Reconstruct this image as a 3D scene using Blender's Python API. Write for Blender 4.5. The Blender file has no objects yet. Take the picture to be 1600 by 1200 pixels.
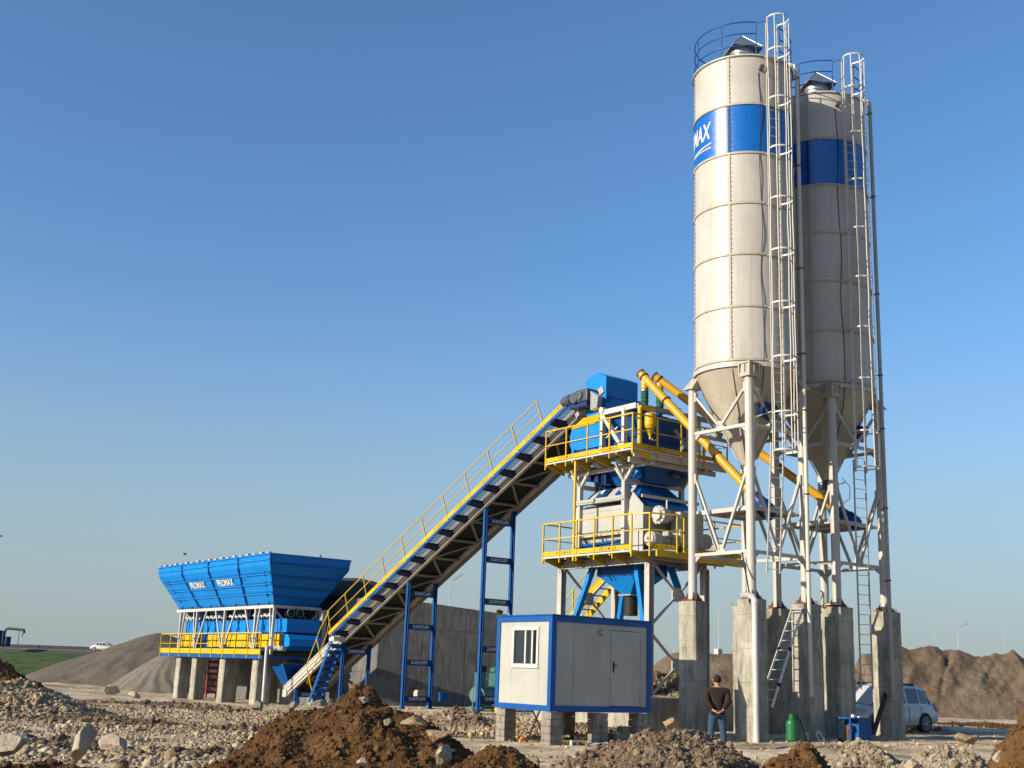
import bpy, bmesh, math, random
import numpy as np
from mathutils import Vector, Matrix, Euler, noise as mnoise
random.seed(7)
rng = np.random.default_rng(11)
sc = bpy.context.scene
COL = sc.collection
R_ = math.radians
# ------------------------------------------------------------------ camera
# world axes: +X runs along the plant's short axis, +Y along the conveyor, Z up, metres
F, PITCH, ROLL, YAW, EYE = 1850., .2403, .0366, .632, 1.6
def _w(v):
    return Vector((v[0]*math.cos(YAW)+v[1]*math.sin(YAW), -v[0]*math.sin(YAW)+v[1]*math.cos(YAW), v[2]))
def cam_basis():
    cp, sp = math.cos(PITCH), math.sin(PITCH)
    fwd = _w((0, cp, sp)); up = _w((0, -sp, cp)); rt = _w((1, 0, 0))
    c, s = math.cos(ROLL), math.sin(ROLL)
    return fwd, rt*c+up*s, up*c-rt*s
FWD, RT, UP = cam_basis()
cd = bpy.data.cameras.new('camera'); cam = bpy.data.objects.new('camera', cd); COL.objects.link(cam)
cd.sensor_width = 36; cd.lens = 36*F/1600; cd.clip_end = 3000; cd.clip_start = .1
cam.matrix_world = Matrix(((RT.x, UP.x, -FWD.x, 0), (RT.y, UP.y, -FWD.y, 0), (RT.z, UP.z, -FWD.z, EYE), (0, 0, 0, 1)))
sc.camera = cam
# ------------------------------------------------------------------ sky, sun, exposure
SUN_AZ, SUN_EL = R_(171.5), R_(19)
w = bpy.data.worlds.new("World"); sc.world = w; w.use_nodes = True
nt = w.node_tree; sky = nt.nodes.new('ShaderNodeTexSky'); sky.sky_type = 'NISHITA'; sky.sun_disc = False
sky.sun_elevation = SUN_EL; sky.sun_rotation = R_(90)-SUN_AZ; sky.air_density = 1.1; sky.dust_density = 1.0; sky.ozone_density = 5.0
hs = nt.nodes.new('ShaderNodeHueSaturation'); hs.inputs['Saturation'].default_value = 1.06; nt.links.new(sky.outputs[0], hs.inputs['Color'])
# dusty haze painted into the sky colour as a gradient low over the horizon
tc = nt.nodes.new('ShaderNodeTexCoord'); sx = nt.nodes.new('ShaderNodeSeparateXYZ'); nt.links.new(tc.outputs['Generated'], sx.inputs[0])
mr = nt.nodes.new('ShaderNodeMapRange'); mr.interpolation_type = 'SMOOTHERSTEP'; nt.links.new(sx.outputs[2], mr.inputs[0]); mr.inputs[1].default_value = -.06; mr.inputs[2].default_value = .36; mr.inputs[3].default_value = .88; mr.inputs[4].default_value = 0
mxs = nt.nodes.new('ShaderNodeMix'); mxs.data_type = 'RGBA'; nt.links.new(mr.outputs[0], mxs.inputs[0]); nt.links.new(hs.outputs[0], mxs.inputs[6]); mxs.inputs[7].default_value = (2.0, 2.38, 2.55, 1)
nt.links.new(mxs.outputs[2], nt.nodes['Background'].inputs[0]); nt.nodes['Background'].inputs[1].default_value = .122
sl = bpy.data.lights.new('sun', 'SUN'); so = bpy.data.objects.new('sun', sl); COL.objects.link(so)
sl.energy = 5.0; sl.angle = R_(.5); sl.color = (1, .88, .70)
sd = Vector((math.cos(SUN_AZ)*math.cos(SUN_EL), math.sin(SUN_AZ)*math.cos(SUN_EL), math.sin(SUN_EL)))
so.rotation_euler = sd.to_track_quat('Z', 'Y').to_euler()
sc.view_settings.view_transform = 'Standard'; sc.view_settings.look = 'None'
sc.view_settings.exposure = 0.62; sc.view_settings.gamma = 1

# ------------------------------------------------------------------ materials
def newmat(name):
    m = bpy.data.materials.new(name); m.use_nodes = True
    n = m.node_tree.nodes; b = n['Principled BSDF']
    return m, m.node_tree, n, b
def nd(nt, t, **k):
    n = nt.nodes.new(t)
    for a, v in k.items(): setattr(n, a, v)
    return n
def ramp(nt, fac, stops):
    r = nd(nt, 'ShaderNodeValToRGB'); e = r.color_ramp.elements
    while len(e) < len(stops): e.new(.5)
    for i, (p, c) in enumerate(stops):
        e[i].position = p; e[i].color = (*c, 1) if len(c) == 3 else c
    nt.links.new(fac, r.inputs[0]); return r.outputs[0]
def noise(nt, scale, detail=6, rough=.6, vec=None):
    n = nd(nt, 'ShaderNodeTexNoise'); n.inputs['Scale'].default_value = scale
    n.inputs['Detail'].default_value = detail; n.inputs['Roughness'].default_value = rough
    if vec: nt.links.new(vec, n.inputs['Vector'])
    return n.outputs['Fac']
def coords(nt, scale=(1, 1, 1)):
    t = nd(nt, 'ShaderNodeNewGeometry'); m = nd(nt, 'ShaderNodeMapping'); m.inputs['Scale'].default_value = scale
    nt.links.new(t.outputs['Position'], m.inputs[0]); return m.outputs[0]
def mix(nt, fac, a, b, mode='MIX'):
    m = nd(nt, 'ShaderNodeMix', data_type='RGBA', blend_type=mode)
    for i, v in ((0, fac), (6, a), (7, b)):
        if isinstance(v, (int, float)): m.inputs[i].default_value = v
        elif isinstance(v, tuple): m.inputs[i].default_value = (*v, 1)
        else: nt.links.new(v, m.inputs[i])
    return m.outputs[2]
def bump(nt, b, h, strength=.3, dist=.02):
    n = nd(nt, 'ShaderNodeBump'); n.inputs['Strength'].default_value = strength; n.inputs['Distance'].default_value = dist
    nt.links.new(h, n.inputs['Height']); nt.links.new(n.outputs[0], b.inputs['Normal'])
def sc3(c, k): return tuple(min(1, x*k) for x in c)
def paint(name, c, rough=.35, dirt=.25, dirtcol=(.30, .24, .17), metal=0, spec=.3, streak=True, scale=1.):
    m, nt, n, b = newmat(name)
    v = coords(nt, (scale, scale, scale)); vs = coords(nt, (6*scale, 6*scale, .35*scale))
    f1 = ramp(nt, noise(nt, .9, 6, .65, v), [(.42, (0, 0, 0)), (.72, (1, 1, 1))])
    f2 = ramp(nt, noise(nt, 1.6, 5, .6, vs), [(.5, (0, 0, 0)), (.78, (1, 1, 1))])
    base = mix(nt, f1, sc3(c, 1.04), sc3(c, .86))
    if dirt:
        mm = nd(nt, 'ShaderNodeMath', operation='MULTIPLY'); nt.links.new(f2 if streak else f1, mm.inputs[0]); mm.inputs[1].default_value = dirt
        base = mix(nt, mm.outputs[0], base, dirtcol)
    nt.links.new(base, b.inputs['Base Color'])
    rr = nd(nt, 'ShaderNodeMapRange'); nt.links.new(noise(nt, 7, 5, .6, v), rr.inputs[0])
    rr.inputs[3].default_value = max(.05, rough-.1); rr.inputs[4].default_value = min(1, rough+.18)
    nt.links.new(rr.outputs[0], b.inputs['Roughness']); b.inputs['Metallic'].default_value = metal
    b.inputs['Specular IOR Level'].default_value = spec
    bump(nt, b, noise(nt, 2.2, 3, .5, v), .12, .02)
    return m
M_ = {}
M_['cream'] = paint('cream_paint', (0.399, 0.38, 0.348), .38, .30, (0.301, 0.244, 0.189))
M_['cone'] = paint('cone_cream_paint', (0.355, 0.322, 0.26), .5, .55, (0.323, 0.256, 0.182))
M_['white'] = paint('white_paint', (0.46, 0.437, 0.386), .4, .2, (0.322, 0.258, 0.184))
M_['blue'] = paint('sky_blue_paint', (0, 0.165, 0.504), 0.4, 0, (0.16, 0.189, 0.168))
M_['band'] = paint('band_blue_paint', (0, 0.092, 0.376), 0.25, 0, (0.16, 0.16, 0.16), spec=.8)
M_['dblue'] = paint('dark_blue_paint', (0.0008, 0.024, 0.104), 0.42, 0.03, (0.12, 0.104, 0.08))
M_['fblue'] = paint('frame_blue_paint', (0.00136, 0.0646, 0.253), 0.4, 0.05, (0.136, 0.116, 0.0845))
M_['navy'] = paint('navy_rubber', (0.0064, 0.016, 0.064), .6, 0)
M_['yellow'] = paint('yellow_paint', (0.496, 0.32, 0.0048), .38, .12, (0.24, 0.16, 0.064))
M_['amber'] = paint('amber_paint', (0.48, 0.264, 0.02), .35, .15, (0.28, 0.16, 0.064))
M_['dyellow'] = paint('stencil_shadow_yellow', (0.28, 0.16, 0.008), .5, 0)
M_['steel'] = paint('galvanised_steel', (0.36, 0.36, 0.36), .35, .2, (0.18, 0.158, 0.144), metal=.75)
M_['alu'] = paint('aluminium', (0.528, 0.536, 0.544), .35, .1, metal=.6)
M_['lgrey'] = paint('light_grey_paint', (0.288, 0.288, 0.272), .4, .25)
M_['truss'] = paint('truss_grey_paint', (.17, .16, .145), .5, .4)
M_['tblue'] = paint('trestle_blue_paint', (.002, .055, .215), .4, .1, (.2, .17, .12))
M_['belt'] = paint('black_belt_rubber', (0.0096, 0.0096, 0.0096), .7, .15, (0.08, 0.072, 0.056))
M_['rust'] = paint('rusty_plate', (0.128, 0.056, 0.028), .8, .6, (0.04, 0.024, 0.016))
M_['motor'] = paint('grey_motor_paint', (0.048, 0.06, 0.08), .45, .3)
M_['green'] = paint('machine_green_paint', (0.024, 0.104, 0.092), .4, .2)
M_['bottle'] = paint('gas_bottle_green', (0.0115, 0.109, 0.0384), .35, .1)
M_['sock'] = paint('dark_green_fabric', (0.0096, 0.08, 0.056), .85, 0)
M_['pvc'] = paint('white_plastic_pipe', (0.458, 0.449, 0.431), .4, .1)
M_['panel'] = paint('cabin_panel_white', (0.333, 0.336, 0.305), .45, .06)
M_['letter'] = paint('white_letter_film', (0.52, 0.52, 0.496), .4, .03)
M_['stencil'] = paint('stencil_light_pale', (0.36, 0.44, 0.528), .6, .1)  # pale colour stands in for light seen through the cut-out trestle letters
M_['red'] = paint('red_oxide_paint', (0.288, 0.036, 0.024), .5, .2)
M_['orange'] = paint('orange_plastic', (0.6, 0.176, 0.032), .5, 0)
M_['black'] = paint('black_rubber', (0.012, 0.012, 0.0128), .6, .1)
M_['glass'] = paint('dark_window_glass', (0.016, 0.0224, 0.028), .08, 0, spec=.8)
M_['tyre'] = paint('dusty_tyre', (0.024, 0.0224, 0.0208), .8, .5, (0.112, 0.096, 0.072))
M_['silver'] = paint('silver_car_paint', (.50, .50, .49), .35, .45, (.40, .34, .26), metal=.1)
M_['carwhite'] = paint('white_car_paint', (0.44, 0.424, 0.392), .3, .2)
M_['lamp'] = paint('lamp_lens', (0.36, 0.376, 0.4), .15, 0)
M_['tail'] = paint('tail_lamp_red', (0.28, 0.008, 0.008), .2, 0)
M_['wood'] = paint('grey_timber', (0.128, 0.096, 0.072), .8, .4)
M_['plank'] = paint('dark_timber', (0.028, 0.0224, 0.02), .8, .2)
M_['lwood'] = paint('pale_timber', (0.44, 0.336, 0.208), .8, .3)
M_['skin'] = paint('skin', (0.336, 0.176, 0.12), .5, 0)
M_['jacket'] = paint('dark_brown_jacket', (0.0176, 0.0112, 0.0088), .85, 0)
M_['jeans'] = paint('blue_jeans', (0.024, 0.048, 0.096), .9, .15, (0.12, 0.16, 0.224))
M_['hair'] = paint('short_dark_hair', (0.016, 0.0112, 0.0096), .8, 0)
M_['shoe'] = paint('pale_trainers', (0.4, 0.384, 0.36), .7, .3)
M_['bird'] = paint('dark_feathers', (0.024, 0.024, 0.024), .8, 0)

def runs(m, strength=.5):
    nt = m.node_tree; b = nt.nodes['Principled BSDF']; src = b.inputs['Base Color'].links[0].from_socket
    a = ramp(nt, noise(nt, 1.1, 7, .7, coords(nt, (9, 9, .22))), [(.50, (0, 0, 0)), (.66, (1, 1, 1))]); c = ramp(nt, noise(nt, .6, 6, .7, coords(nt, (1, 1, .8))), [(.42, (0, 0, 0)), (.62, (1, 1, 1))])
    mm = nd(nt, 'ShaderNodeMath', operation='MULTIPLY'); nt.links.new(a, mm.inputs[0]); nt.links.new(c, mm.inputs[1])
    m2 = nd(nt, 'ShaderNodeMath', operation='MULTIPLY'); nt.links.new(mm.outputs[0], m2.inputs[0]); m2.inputs[1].default_value = strength
    o = mix(nt, m2.outputs[0], src, (.17, .155, .125)); nt.links.new(o, b.inputs['Base Color'])
runs(M_['cream'], .42); runs(M_['cone'], .6)
def concrete(name, c1, c2, form=1.0, pits=True):
    m, nt, n, b = newmat(name); v = coords(nt)
    a = mix(nt, ramp(nt, noise(nt, 1.1, 8, .7, v), [(.35, (0, 0, 0)), (.68, (1, 1, 1))]), c1, c2)
    st = ramp(nt, noise(nt, 1.7, 7, .72, coords(nt, (3, 3, .6))), [(.46, (0, 0, 0)), (.64, (1, 1, 1))])
    mst = nd(nt, 'ShaderNodeMath', operation='MULTIPLY'); nt.links.new(st, mst.inputs[0]); mst.inputs[1].default_value = .75; a = mix(nt, mst.outputs[0], a, sc3(c2, .52), 'MIX')
    dk = ramp(nt, noise(nt, 3.1, 7, .75, v), [(.60, (0, 0, 0)), (.70, (1, 1, 1))]); a = mix(nt, dk, a, sc3(c2, .42))
    g = nd(nt, 'ShaderNodeSeparateXYZ'); nt.links.new(v, g.inputs[0])
    fr = nd(nt, 'ShaderNodeMath', operation='FRACT')
    ad = nd(nt, 'ShaderNodeMath', operation='MULTIPLY_ADD'); nt.links.new(g.outputs[2], ad.inputs[0]); ad.inputs[1].default_value = 1/form; ad.inputs[2].default_value = .31
    nt.links.new(ad.outputs[0], fr.inputs[0])
    line = ramp(nt, fr.outputs[0], [(.0, (0, 0, 0)), (.018, (1, 1, 1)), (.98, (1, 1, 1))])
    a = mix(nt, line, sc3(c2, .45), a)
    if pits:
        vo = nd(nt, 'ShaderNodeTexVoronoi'); vo.inputs['Scale'].default_value = 9; nt.links.new(v, vo.inputs[0])
        p = ramp(nt, vo.outputs['Distance'], [(.07, (1, 1, 1)), (.14, (0, 0, 0))])
        nz = ramp(nt, noise(nt, 2.3, 3, .5, v), [(.52, (0, 0, 0)), (.6, (1, 1, 1))])
        pm = nd(nt, 'ShaderNodeMath', operation='MULTIPLY'); nt.links.new(p, pm.inputs[0]); nt.links.new(nz, pm.inputs[1])
        a = mix(nt, pm.outputs[0], a, sc3(c2, .35))
    nt.links.new(a, b.inputs['Base Color']); b.inputs['Roughness'].default_value = .9
    bump(nt, b, noise(nt, 14, 6, .7, v), .5, .01); return m
M_['conc'] = concrete('formed_concrete', (0.365, 0.345, 0.28), (0.205, 0.193, 0.154), .95)
M_['wallc'] = concrete('retaining_wall_concrete', (0.138, 0.142, 0.137), (0.0786, 0.0808, 0.0781), 2.1)
M_['block'] = concrete('cinder_block', (0.256, 0.23, 0.192), (0.166, 0.15, 0.125), 30, False)

def tonemat(name, stops, nscale=3., rough=.95, bs=.6, bd=.03, fine=40, nmix=.5):
    """earth and stone: colour from each lump's own random tone and from noise"""
    m, nt, n, b = newmat(name); v = coords(nt)
    at = nd(nt, 'ShaderNodeAttribute', attribute_name='tone')
    nz = noise(nt, nscale, 8, .7, v)
    mm = nd(nt, 'ShaderNodeMix', data_type='FLOAT'); mm.inputs[0].default_value = nmix
    nt.links.new(at.outputs['Fac'], mm.inputs[2]); nt.links.new(nz, mm.inputs[3])
    c = ramp(nt, mm.outputs[0], stops)
    f = ramp(nt, noise(nt, fine, 4, .7, v), [(.3, (.72, .72, .72)), (.7, (1.0, 1.0, 1.0))])
    c = mix(nt, 1., c, f, 'MULTIPLY')
    nt.links.new(c, b.inputs['Base Color']); b.inputs['Roughness'].default_value = rough; b.inputs['Specular IOR Level'].default_value = .2
    bump(nt, b, noise(nt, fine*.6, 8, .75, v), bs, bd); return m
M_['stone'] = tonemat('river_stones', [(.08, (0.11, 0.0725, 0.0404)), (.35, (0.243, 0.176, 0.107)), (.6, (0.397, 0.31, 0.202)), (.95, (0.552, 0.461, 0.323))], 1.2, .85, .3, .01, 30, .4)
M_['rock'] = tonemat('broken_rock', [(.25, (0.27, 0.2, 0.129)), (.5, (0.458, 0.38, 0.276)), (.8, (0.624, 0.56, 0.443))], 2.2, .9, .9, .06, 12, .7)
M_['rockbrown'] = tonemat('ochre_rock', [(.25, (0.24, 0.146, 0.0704)), (.5, (0.368, 0.254, 0.134)), (.8, (0.464, 0.361, 0.232))], 2.6, .9, .9, .05, 10, .7)
M_['brown'] = tonemat('red_brown_earth', [(.2, (0.0505, 0.0223, 0.00751)), (.45, (0.113, 0.0558, 0.02)), (.62, (0.163, 0.0878, 0.0341)), (.9, (0.236, 0.16, 0.0795))], 2.4, .95, .9, .05, 16, .55)
M_['clay'] = tonemat('grey_brown_clay', [(.2, (0.08, 0.0491, 0.0277)), (.45, (0.188, 0.132, 0.0832)), (.62, (0.28, 0.211, 0.142)), (.9, (0.4, 0.332, 0.242))], 2.2, .95, .9, .05, 16, .55)
M_['pale'] = tonemat('pale_rubble_earth', [(.2, (0.138, 0.0984, 0.0589)), (.45, (0.277, 0.213, 0.14)), (.62, (0.38, 0.315, 0.221)), (.9, (0.518, 0.45, 0.338))], 2.4, .95, .9, .05, 16, .5)
M_['gravel'] = tonemat('grey_gravel', [(.25, (0.1, 0.0855, 0.0659)), (.5, (0.133, 0.113, 0.0856)), (.75, (0.177, 0.155, 0.12))], .8, .95, .9, .08, 5, .8)
M_['gravelp'] = tonemat('pale_sand_gravel', [(.25, (0.15, 0.133, 0.102)), (.5, (0.193, 0.17, 0.133)), (.75, (0.226, 0.204, 0.158))], .8, .95, .9, .08, 5, .8)
M_['dsand'] = tonemat('dark_sand', [(.25, (0.0352, 0.0333, 0.0307)), (.5, (0.0544, 0.0512, 0.0467)), (.75, (0.0768, 0.0704, 0.064))], 1., .95, .9, .08, 5, .8)
M_['bank'] = tonemat('brown_soil_bank', [(.28, (0.0906, 0.0583, 0.0349)), (.42, (0.159, 0.111, 0.0714)), (.58, (0.231, 0.176, 0.12)), (.8, (0.298, 0.24, 0.175))], .22, .95, 1., .35, 2.2, .85)
def groundmat():
    m, nt, n, b = newmat('trodden_earth_ground'); v = coords(nt)
    c = ramp(nt, noise(nt, .33, 9, .68, v), [(.32, (.15, .10, .06)), (.43, (.36, .275, .18)), (.56, (.60, .485, .335)), (.75, (.74, .63, .46))])
    vo = nd(nt, 'ShaderNodeTexVoronoi'); vo.inputs['Scale'].default_value = 9; nt.links.new(v, vo.inputs[0])
    peb = ramp(nt, vo.outputs['Color'], [(.2, (.62, .6, .57)), (.8, (1.15, 1.12, 1.08))])
    c = mix(nt, .75, c, peb, 'MULTIPLY')
    # grass only where it grows: the attribute painted on the mesh by place
    at = nd(nt, 'ShaderNodeAttribute', attribute_name='grassy')
    g = ramp(nt, noise(nt, .35, 9, .85, v), [(.38, (.02, .03, .010)), (.47, (.045, .075, .014)), (.54, (.085, .115, .025)), (.62, (.13, .12, .05)), (.74, (.16, .13, .075))])
    c = mix(nt, at.outputs['Fac'], c, g)
    nt.links.new(c, b.inputs['Base Color']); b.inputs['Roughness'].default_value = .95; b.inputs['Specular IOR Level'].default_value = .15
    bump(nt, b, noise(nt, 9, 9, .75, v), .9, .05); return m
M_['ground'] = groundmat()
M_['asphalt'] = paint('road_asphalt', (.055, .055, .055), .9, .2)

# ------------------------------------------------------------------ object helpers
ORG = {}
def tag(o, label=None, cat=None, group=None, kind=None):
    if label: o['label'] = label
    if cat: o['category'] = cat
    if group: o['group'] = group
    if kind: o['kind'] = kind
    return o
def thing(name, label, cat, loc=(0, 0, 0), group=None):
    o = bpy.data.objects.new(name, None); COL.objects.link(o); o.location = loc; o.empty_display_size = .3
    ORG[o.name] = Vector(loc); return tag(o, label, cat, group)
V = lambda *a: Vector(a)
class MB:
    def __init__(s): s.v = []; s.f = []; s.m = []; s.s = []; s.cur = 0
    def add(s, vs, fs, smooth=False):
        k = len(s.v); s.v += [tuple(x) for x in vs]
        for f in fs: s.f.append(tuple(i+k for i in f)); s.m.append(s.cur); s.s.append(smooth)
        return s
    def mat(s, i): s.cur = i; return s
    def box(s, x0, x1, y0, y1, z0, z1):
        return s.add([(x, y, z) for z in (z0, z1) for y in (y0, y1) for x in (x0, x1)],
                     [(0, 2, 3, 1), (4, 5, 7, 6), (0, 1, 5, 4), (2, 6, 7, 3), (0, 4, 6, 2), (1, 3, 7, 5)])
    def beam(s, p, q, a, b, up=(0, 0, 1)):
        p, q = Vector(p), Vector(q); d = (q-p).normalized(); u = Vector(up)
        if abs(d.dot(u)) > .98: u = Vector((1, 0, 0))
        sx = d.cross(u).normalized(); sy = sx.cross(d).normalized()
        vs = [e+sx*(i*a/2)+sy*(j*b/2) for e in (p, q) for j in (-1, 1) for i in (-1, 1)]
        return s.add(vs, [(0, 2, 3, 1), (4, 5, 7, 6), (0, 1, 5, 4), (2, 6, 7, 3), (0, 4, 6, 2), (1, 3, 7, 5)])
    def hbeam(s, p, q, a, b, t=.016, up=(0, 0, 1)):
        p, q = Vector(p), Vector(q); d = (q-p).normalized(); u = Vector(up)
        if abs(d.dot(u)) > .98: u = Vector((1, 0, 0))
        sx = d.cross(u).normalized(); sy = sx.cross(d).normalized()
        s.beam(p+sy*(b/2-t/2), q+sy*(b/2-t/2), a, t, up=sy); s.beam(p-sy*(b/2-t/2), q-sy*(b/2-t/2), a, t, up=sy)
        return s.beam(p, q, t, b-2*t, up=sy)
    def tube(s, p, q, r, r2=None, n=12, cap=True):
        p, q = Vector(p), Vector(q); r2 = r if r2 is None else r2; d = (q-p).normalized()
        u = Vector((0, 0, 1)) if abs(d.z) < .95 else Vector((1, 0, 0))
        a = d.cross(u).normalized(); b = a.cross(d)
        vs = [e+(a*math.cos(2*math.pi*i/n)+b*math.sin(2*math.pi*i/n))*rr for e, rr in ((p, r), (q, r2)) for i in range(n)]
        s.add(vs, [(i, (i+1) % n, n+(i+1) % n, n+i) for i in range(n)], True)
        if cap: s.add(vs[:n], [tuple(range(n))]); s.add(vs[n:], [tuple(reversed(range(n)))])
        return s
    def path(s, pts, r, n=8, closed=False):
        pts = [Vector(p) for p in pts]; N = len(pts); vs = []
        prev = None
        for i, p in enumerate(pts):
            t = (pts[(i+1) % N] if (i < N-1 or closed) else p) - (pts[i-1] if (i > 0 or closed) else p)
            t.normalize()
            if prev is None:
                u = Vector((0, 0, 1)) if abs(t.z) < .9 else Vector((1, 0, 0)); a = t.cross(u).normalized()
            else: a = (prev-t*prev.dot(t)).normalized()
            prev = a; b = t.cross(a)
            vs += [p+(a*math.cos(2*math.pi*k/n)+b*math.sin(2*math.pi*k/n))*r for k in range(n)]
        fs = []
        for i in range(N if closed else N-1):
            j = (i+1) % N
            fs += [(i*n+k, i*n+(k+1) % n, j*n+(k+1) % n, j*n+k) for k in range(n)]
        s.add(vs, fs, True)
        if not closed: s.add(vs[:n], [tuple(range(n))]); s.add(vs[-n:], [tuple(range(n))])
        return s
    def lathe(s, prof, c=(0, 0), n=48, a0=0, a1=2*math.pi, smooth=True):
        full = abs(a1-a0-2*math.pi) < 1e-6; k = n if full else n+1
        for (r1, z1), (r2, z2) in zip(prof[:-1], prof[1:]):
            vs = []
            for r, z in ((r1, z1), (r2, z2)):
                for i in range(k):
                    a = a0+(a1-a0)*i/n; vs.append((c[0]+r*math.cos(a), c[1]+r*math.sin(a), z))
            s.add(vs, [(i, (i+1) % k, k+(i+1) % k, k+i) for i in range(n)], smooth)
        return s
    def cyl(s, c, axis, r, h, n=16):
        c = Vector(c); a = Vector(axis).normalized(); return s.tube(c-a*h/2, c+a*h/2, r, n=n)
    def prism(s, poly, off):
        off = Vector(off); n = len(poly); P = [Vector(p) for p in poly]; vs = P+[p+off for p in P]
        return s.add(vs, [tuple(range(n)), tuple(reversed(range(n, 2*n)))]+[(i, (i+1) % n, n+(i+1) % n, n+i) for i in range(n)])
    def hull(s, lo, hi):
        """frustum-like solid between two polygons with the same number of corners"""
        n = len(lo); return s.add(list(lo)+list(hi), [tuple(range(n)), tuple(reversed(range(n, 2*n)))]+[(i, (i+1) % n, n+(i+1) % n, n+i) for i in range(n)])
    def build(s, name, mats, parent=None, org=None, bevel=0):
        me = bpy.data.meshes.new(name)
        o0 = Vector((0, 0, 0))
        if parent is not None: o0 = ORG.get(parent.name, Vector((0, 0, 0)))
        if org is not None: o0 = Vector(org)
        me.from_pydata([(x-o0.x, y-o0.y, z-o0.z) for x, y, z in s.v], [], s.f)
        if not isinstance(mats, (list, tuple)): mats = [mats]
        for m in mats: me.materials.append(M_[m])
        me.polygons.foreach_set('material_index', s.m); me.polygons.foreach_set('use_smooth', s.s)
        bm = bmesh.new(); bm.from_mesh(me); bmesh.ops.recalc_face_normals(bm, faces=bm.faces); bm.to_mesh(me); bm.free()
        me.update()
        o = bpy.data.objects.new(name, me); COL.objects.link(o)
        if parent is not None:
            o.parent = parent; ORG[o.name] = o0
        else:
            o.location = o0; ORG[o.name] = o0
        if bevel:
            bv = o.modifiers.new('bevel', 'BEVEL'); bv.width = bevel; bv.segments = 2; bv.limit_method = 'ANGLE'
        return o
def struct(o): o['kind'] = 'structure'; return o
def text_mb(txt, size, depth=.01, bold=.0, mirror=False):
    """text as flat solid letters: local x to the right, y up, centred; returns verts, faces"""
    cu = bpy.data.curves.new('t', 'FONT'); cu.body = txt; cu.size = size; cu.extrude = depth/2; cu.offset = bold
    cu.align_x = 'CENTER'; cu.align_y = 'CENTER'; cu.resolution_u = 3
    ob = bpy.data.objects.new('t', cu); COL.objects.link(ob)
    dg = bpy.context.evaluated_depsgraph_get(); me = bpy.data.meshes.new_from_object(ob.evaluated_get(dg))
    vs = [v.co.copy() for v in me.vertices]; fs = [tuple(p.vertices) for p in me.polygons]
    bpy.data.objects.remove(ob); bpy.data.curves.remove(cu); bpy.data.meshes.remove(me)
    if mirror: vs = [Vector((-v.x, v.y, v.z)) for v in vs]
    return vs, fs
_tc = {}
def put_text(mb, txt, size, c, ax, ay, depth=.01, bold=0., mirror=False, spread=1.):
    key = (txt, size, depth, bold, mirror)
    if key not in _tc: _tc[key] = text_mb(*key)
    vs, fs = _tc[key]; c = Vector(c); ax = Vector(ax).normalized(); ay = Vector(ay).normalized(); az = ax.cross(ay)
    return mb.add([c+ax*v.x*spread+ay*v.y+az*v.z for v in vs], fs)

# ================================================================== GROUND
def W(cx, cy, z=0.):
    """camera-aligned metres (cx to the right, cy away) to world"""
    return np.stack([cx*math.cos(YAW)+cy*math.sin(YAW), -cx*math.sin(YAW)+cy*math.cos(YAW), z+0*cx], -1)
def CW(x, y):
    return x*math.cos(YAW)-y*math.sin(YAW), x*math.sin(YAW)+y*math.cos(YAW)
GP = np.array([(26, 23.5, 0, 3), (26.3, 26.3, 0, 3), (32, 23.5, .13, 3), (21, 25, -.2, 2.5), (20, 27, -.2, 2.5), (23, 25.5, -.15, 2),
               (26.75, 38, .14, 3), (26.75, 43.4, .1, 3), (26.75, 49, .05, 3), (25.6, 55, -.34, 4), (25.6, 61, -.34, 4), (25.6, 66, -.36, 4),
               (22.7, 21.8, 0, 3), (36, 25.5, .14, 4), (16, 25, -.15, 4), (18, 40, -.1, 6), (14, 20, 0, 5), (20, 14, 0, 5), (10, 15, 0, 5), (30, 20, .1, 4), (33, 33, .2, 5)])
def vnoise(x, y, s, seed=0.):
    """cheap smooth value noise with numpy"""
    x = x*s+seed*17.3; y = y*s+seed*9.1; xi = np.floor(x); yi = np.floor(y); fx = x-xi; fy = y-yi
    fx = fx*fx*(3-2*fx); fy = fy*fy*(3-2*fy)
    def h(a, b):
        t = np.sin(a*127.1+b*311.7+seed*53.1)*43758.5453; return t-np.floor(t)
    return (h(xi, yi)*(1-fx)+h(xi+1, yi)*fx)*(1-fy)+(h(xi, yi+1)*(1-fx)+h(xi+1, yi+1)*fx)*fy
def fbm(x, y, s, o=5, seed=0., g=.55):
    t = 0; a = 1; n = 0
    for i in range(o): t = t+a*(vnoise(x, y, s*2**i, seed+i)-.5); n += a; a *= g
    return t/n
def sstep(a, b, x): t = np.clip((x-a)/(b-a), 0, 1); return t*t*(3-2*t)
def gz(x, y):
    x = np.asarray(x, float); y = np.asarray(y, float)
    num = np.zeros_like(x); den = np.zeros_like(x)+.02
    for px, py, pz, s in GP:
        ww = np.exp(-((x-px)**2+(y-py)**2)/(2*s*s)); num = num+ww*pz; den = den+ww
    z = num/den
    cx, cy = CW(x, y)
    z = z+fbm(x, y, .5, 5, 3)*.10+fbm(x, y, 1.4, 4, 13)*.10
    # field and road embankment on the far left
    t = cx/np.maximum(cy, 1)
    left = sstep(-.12, -.26, t)
    z = z+left*sstep(95, 190, cy)*2.3
    z = z-left*sstep(230, 420, cy)*3.5
    z = z-(1-left)*sstep(160, 400, cy)*1.2
    return z
def gzs(x, y): return float(gz(np.array([x]), np.array([y]))[0])
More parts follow.
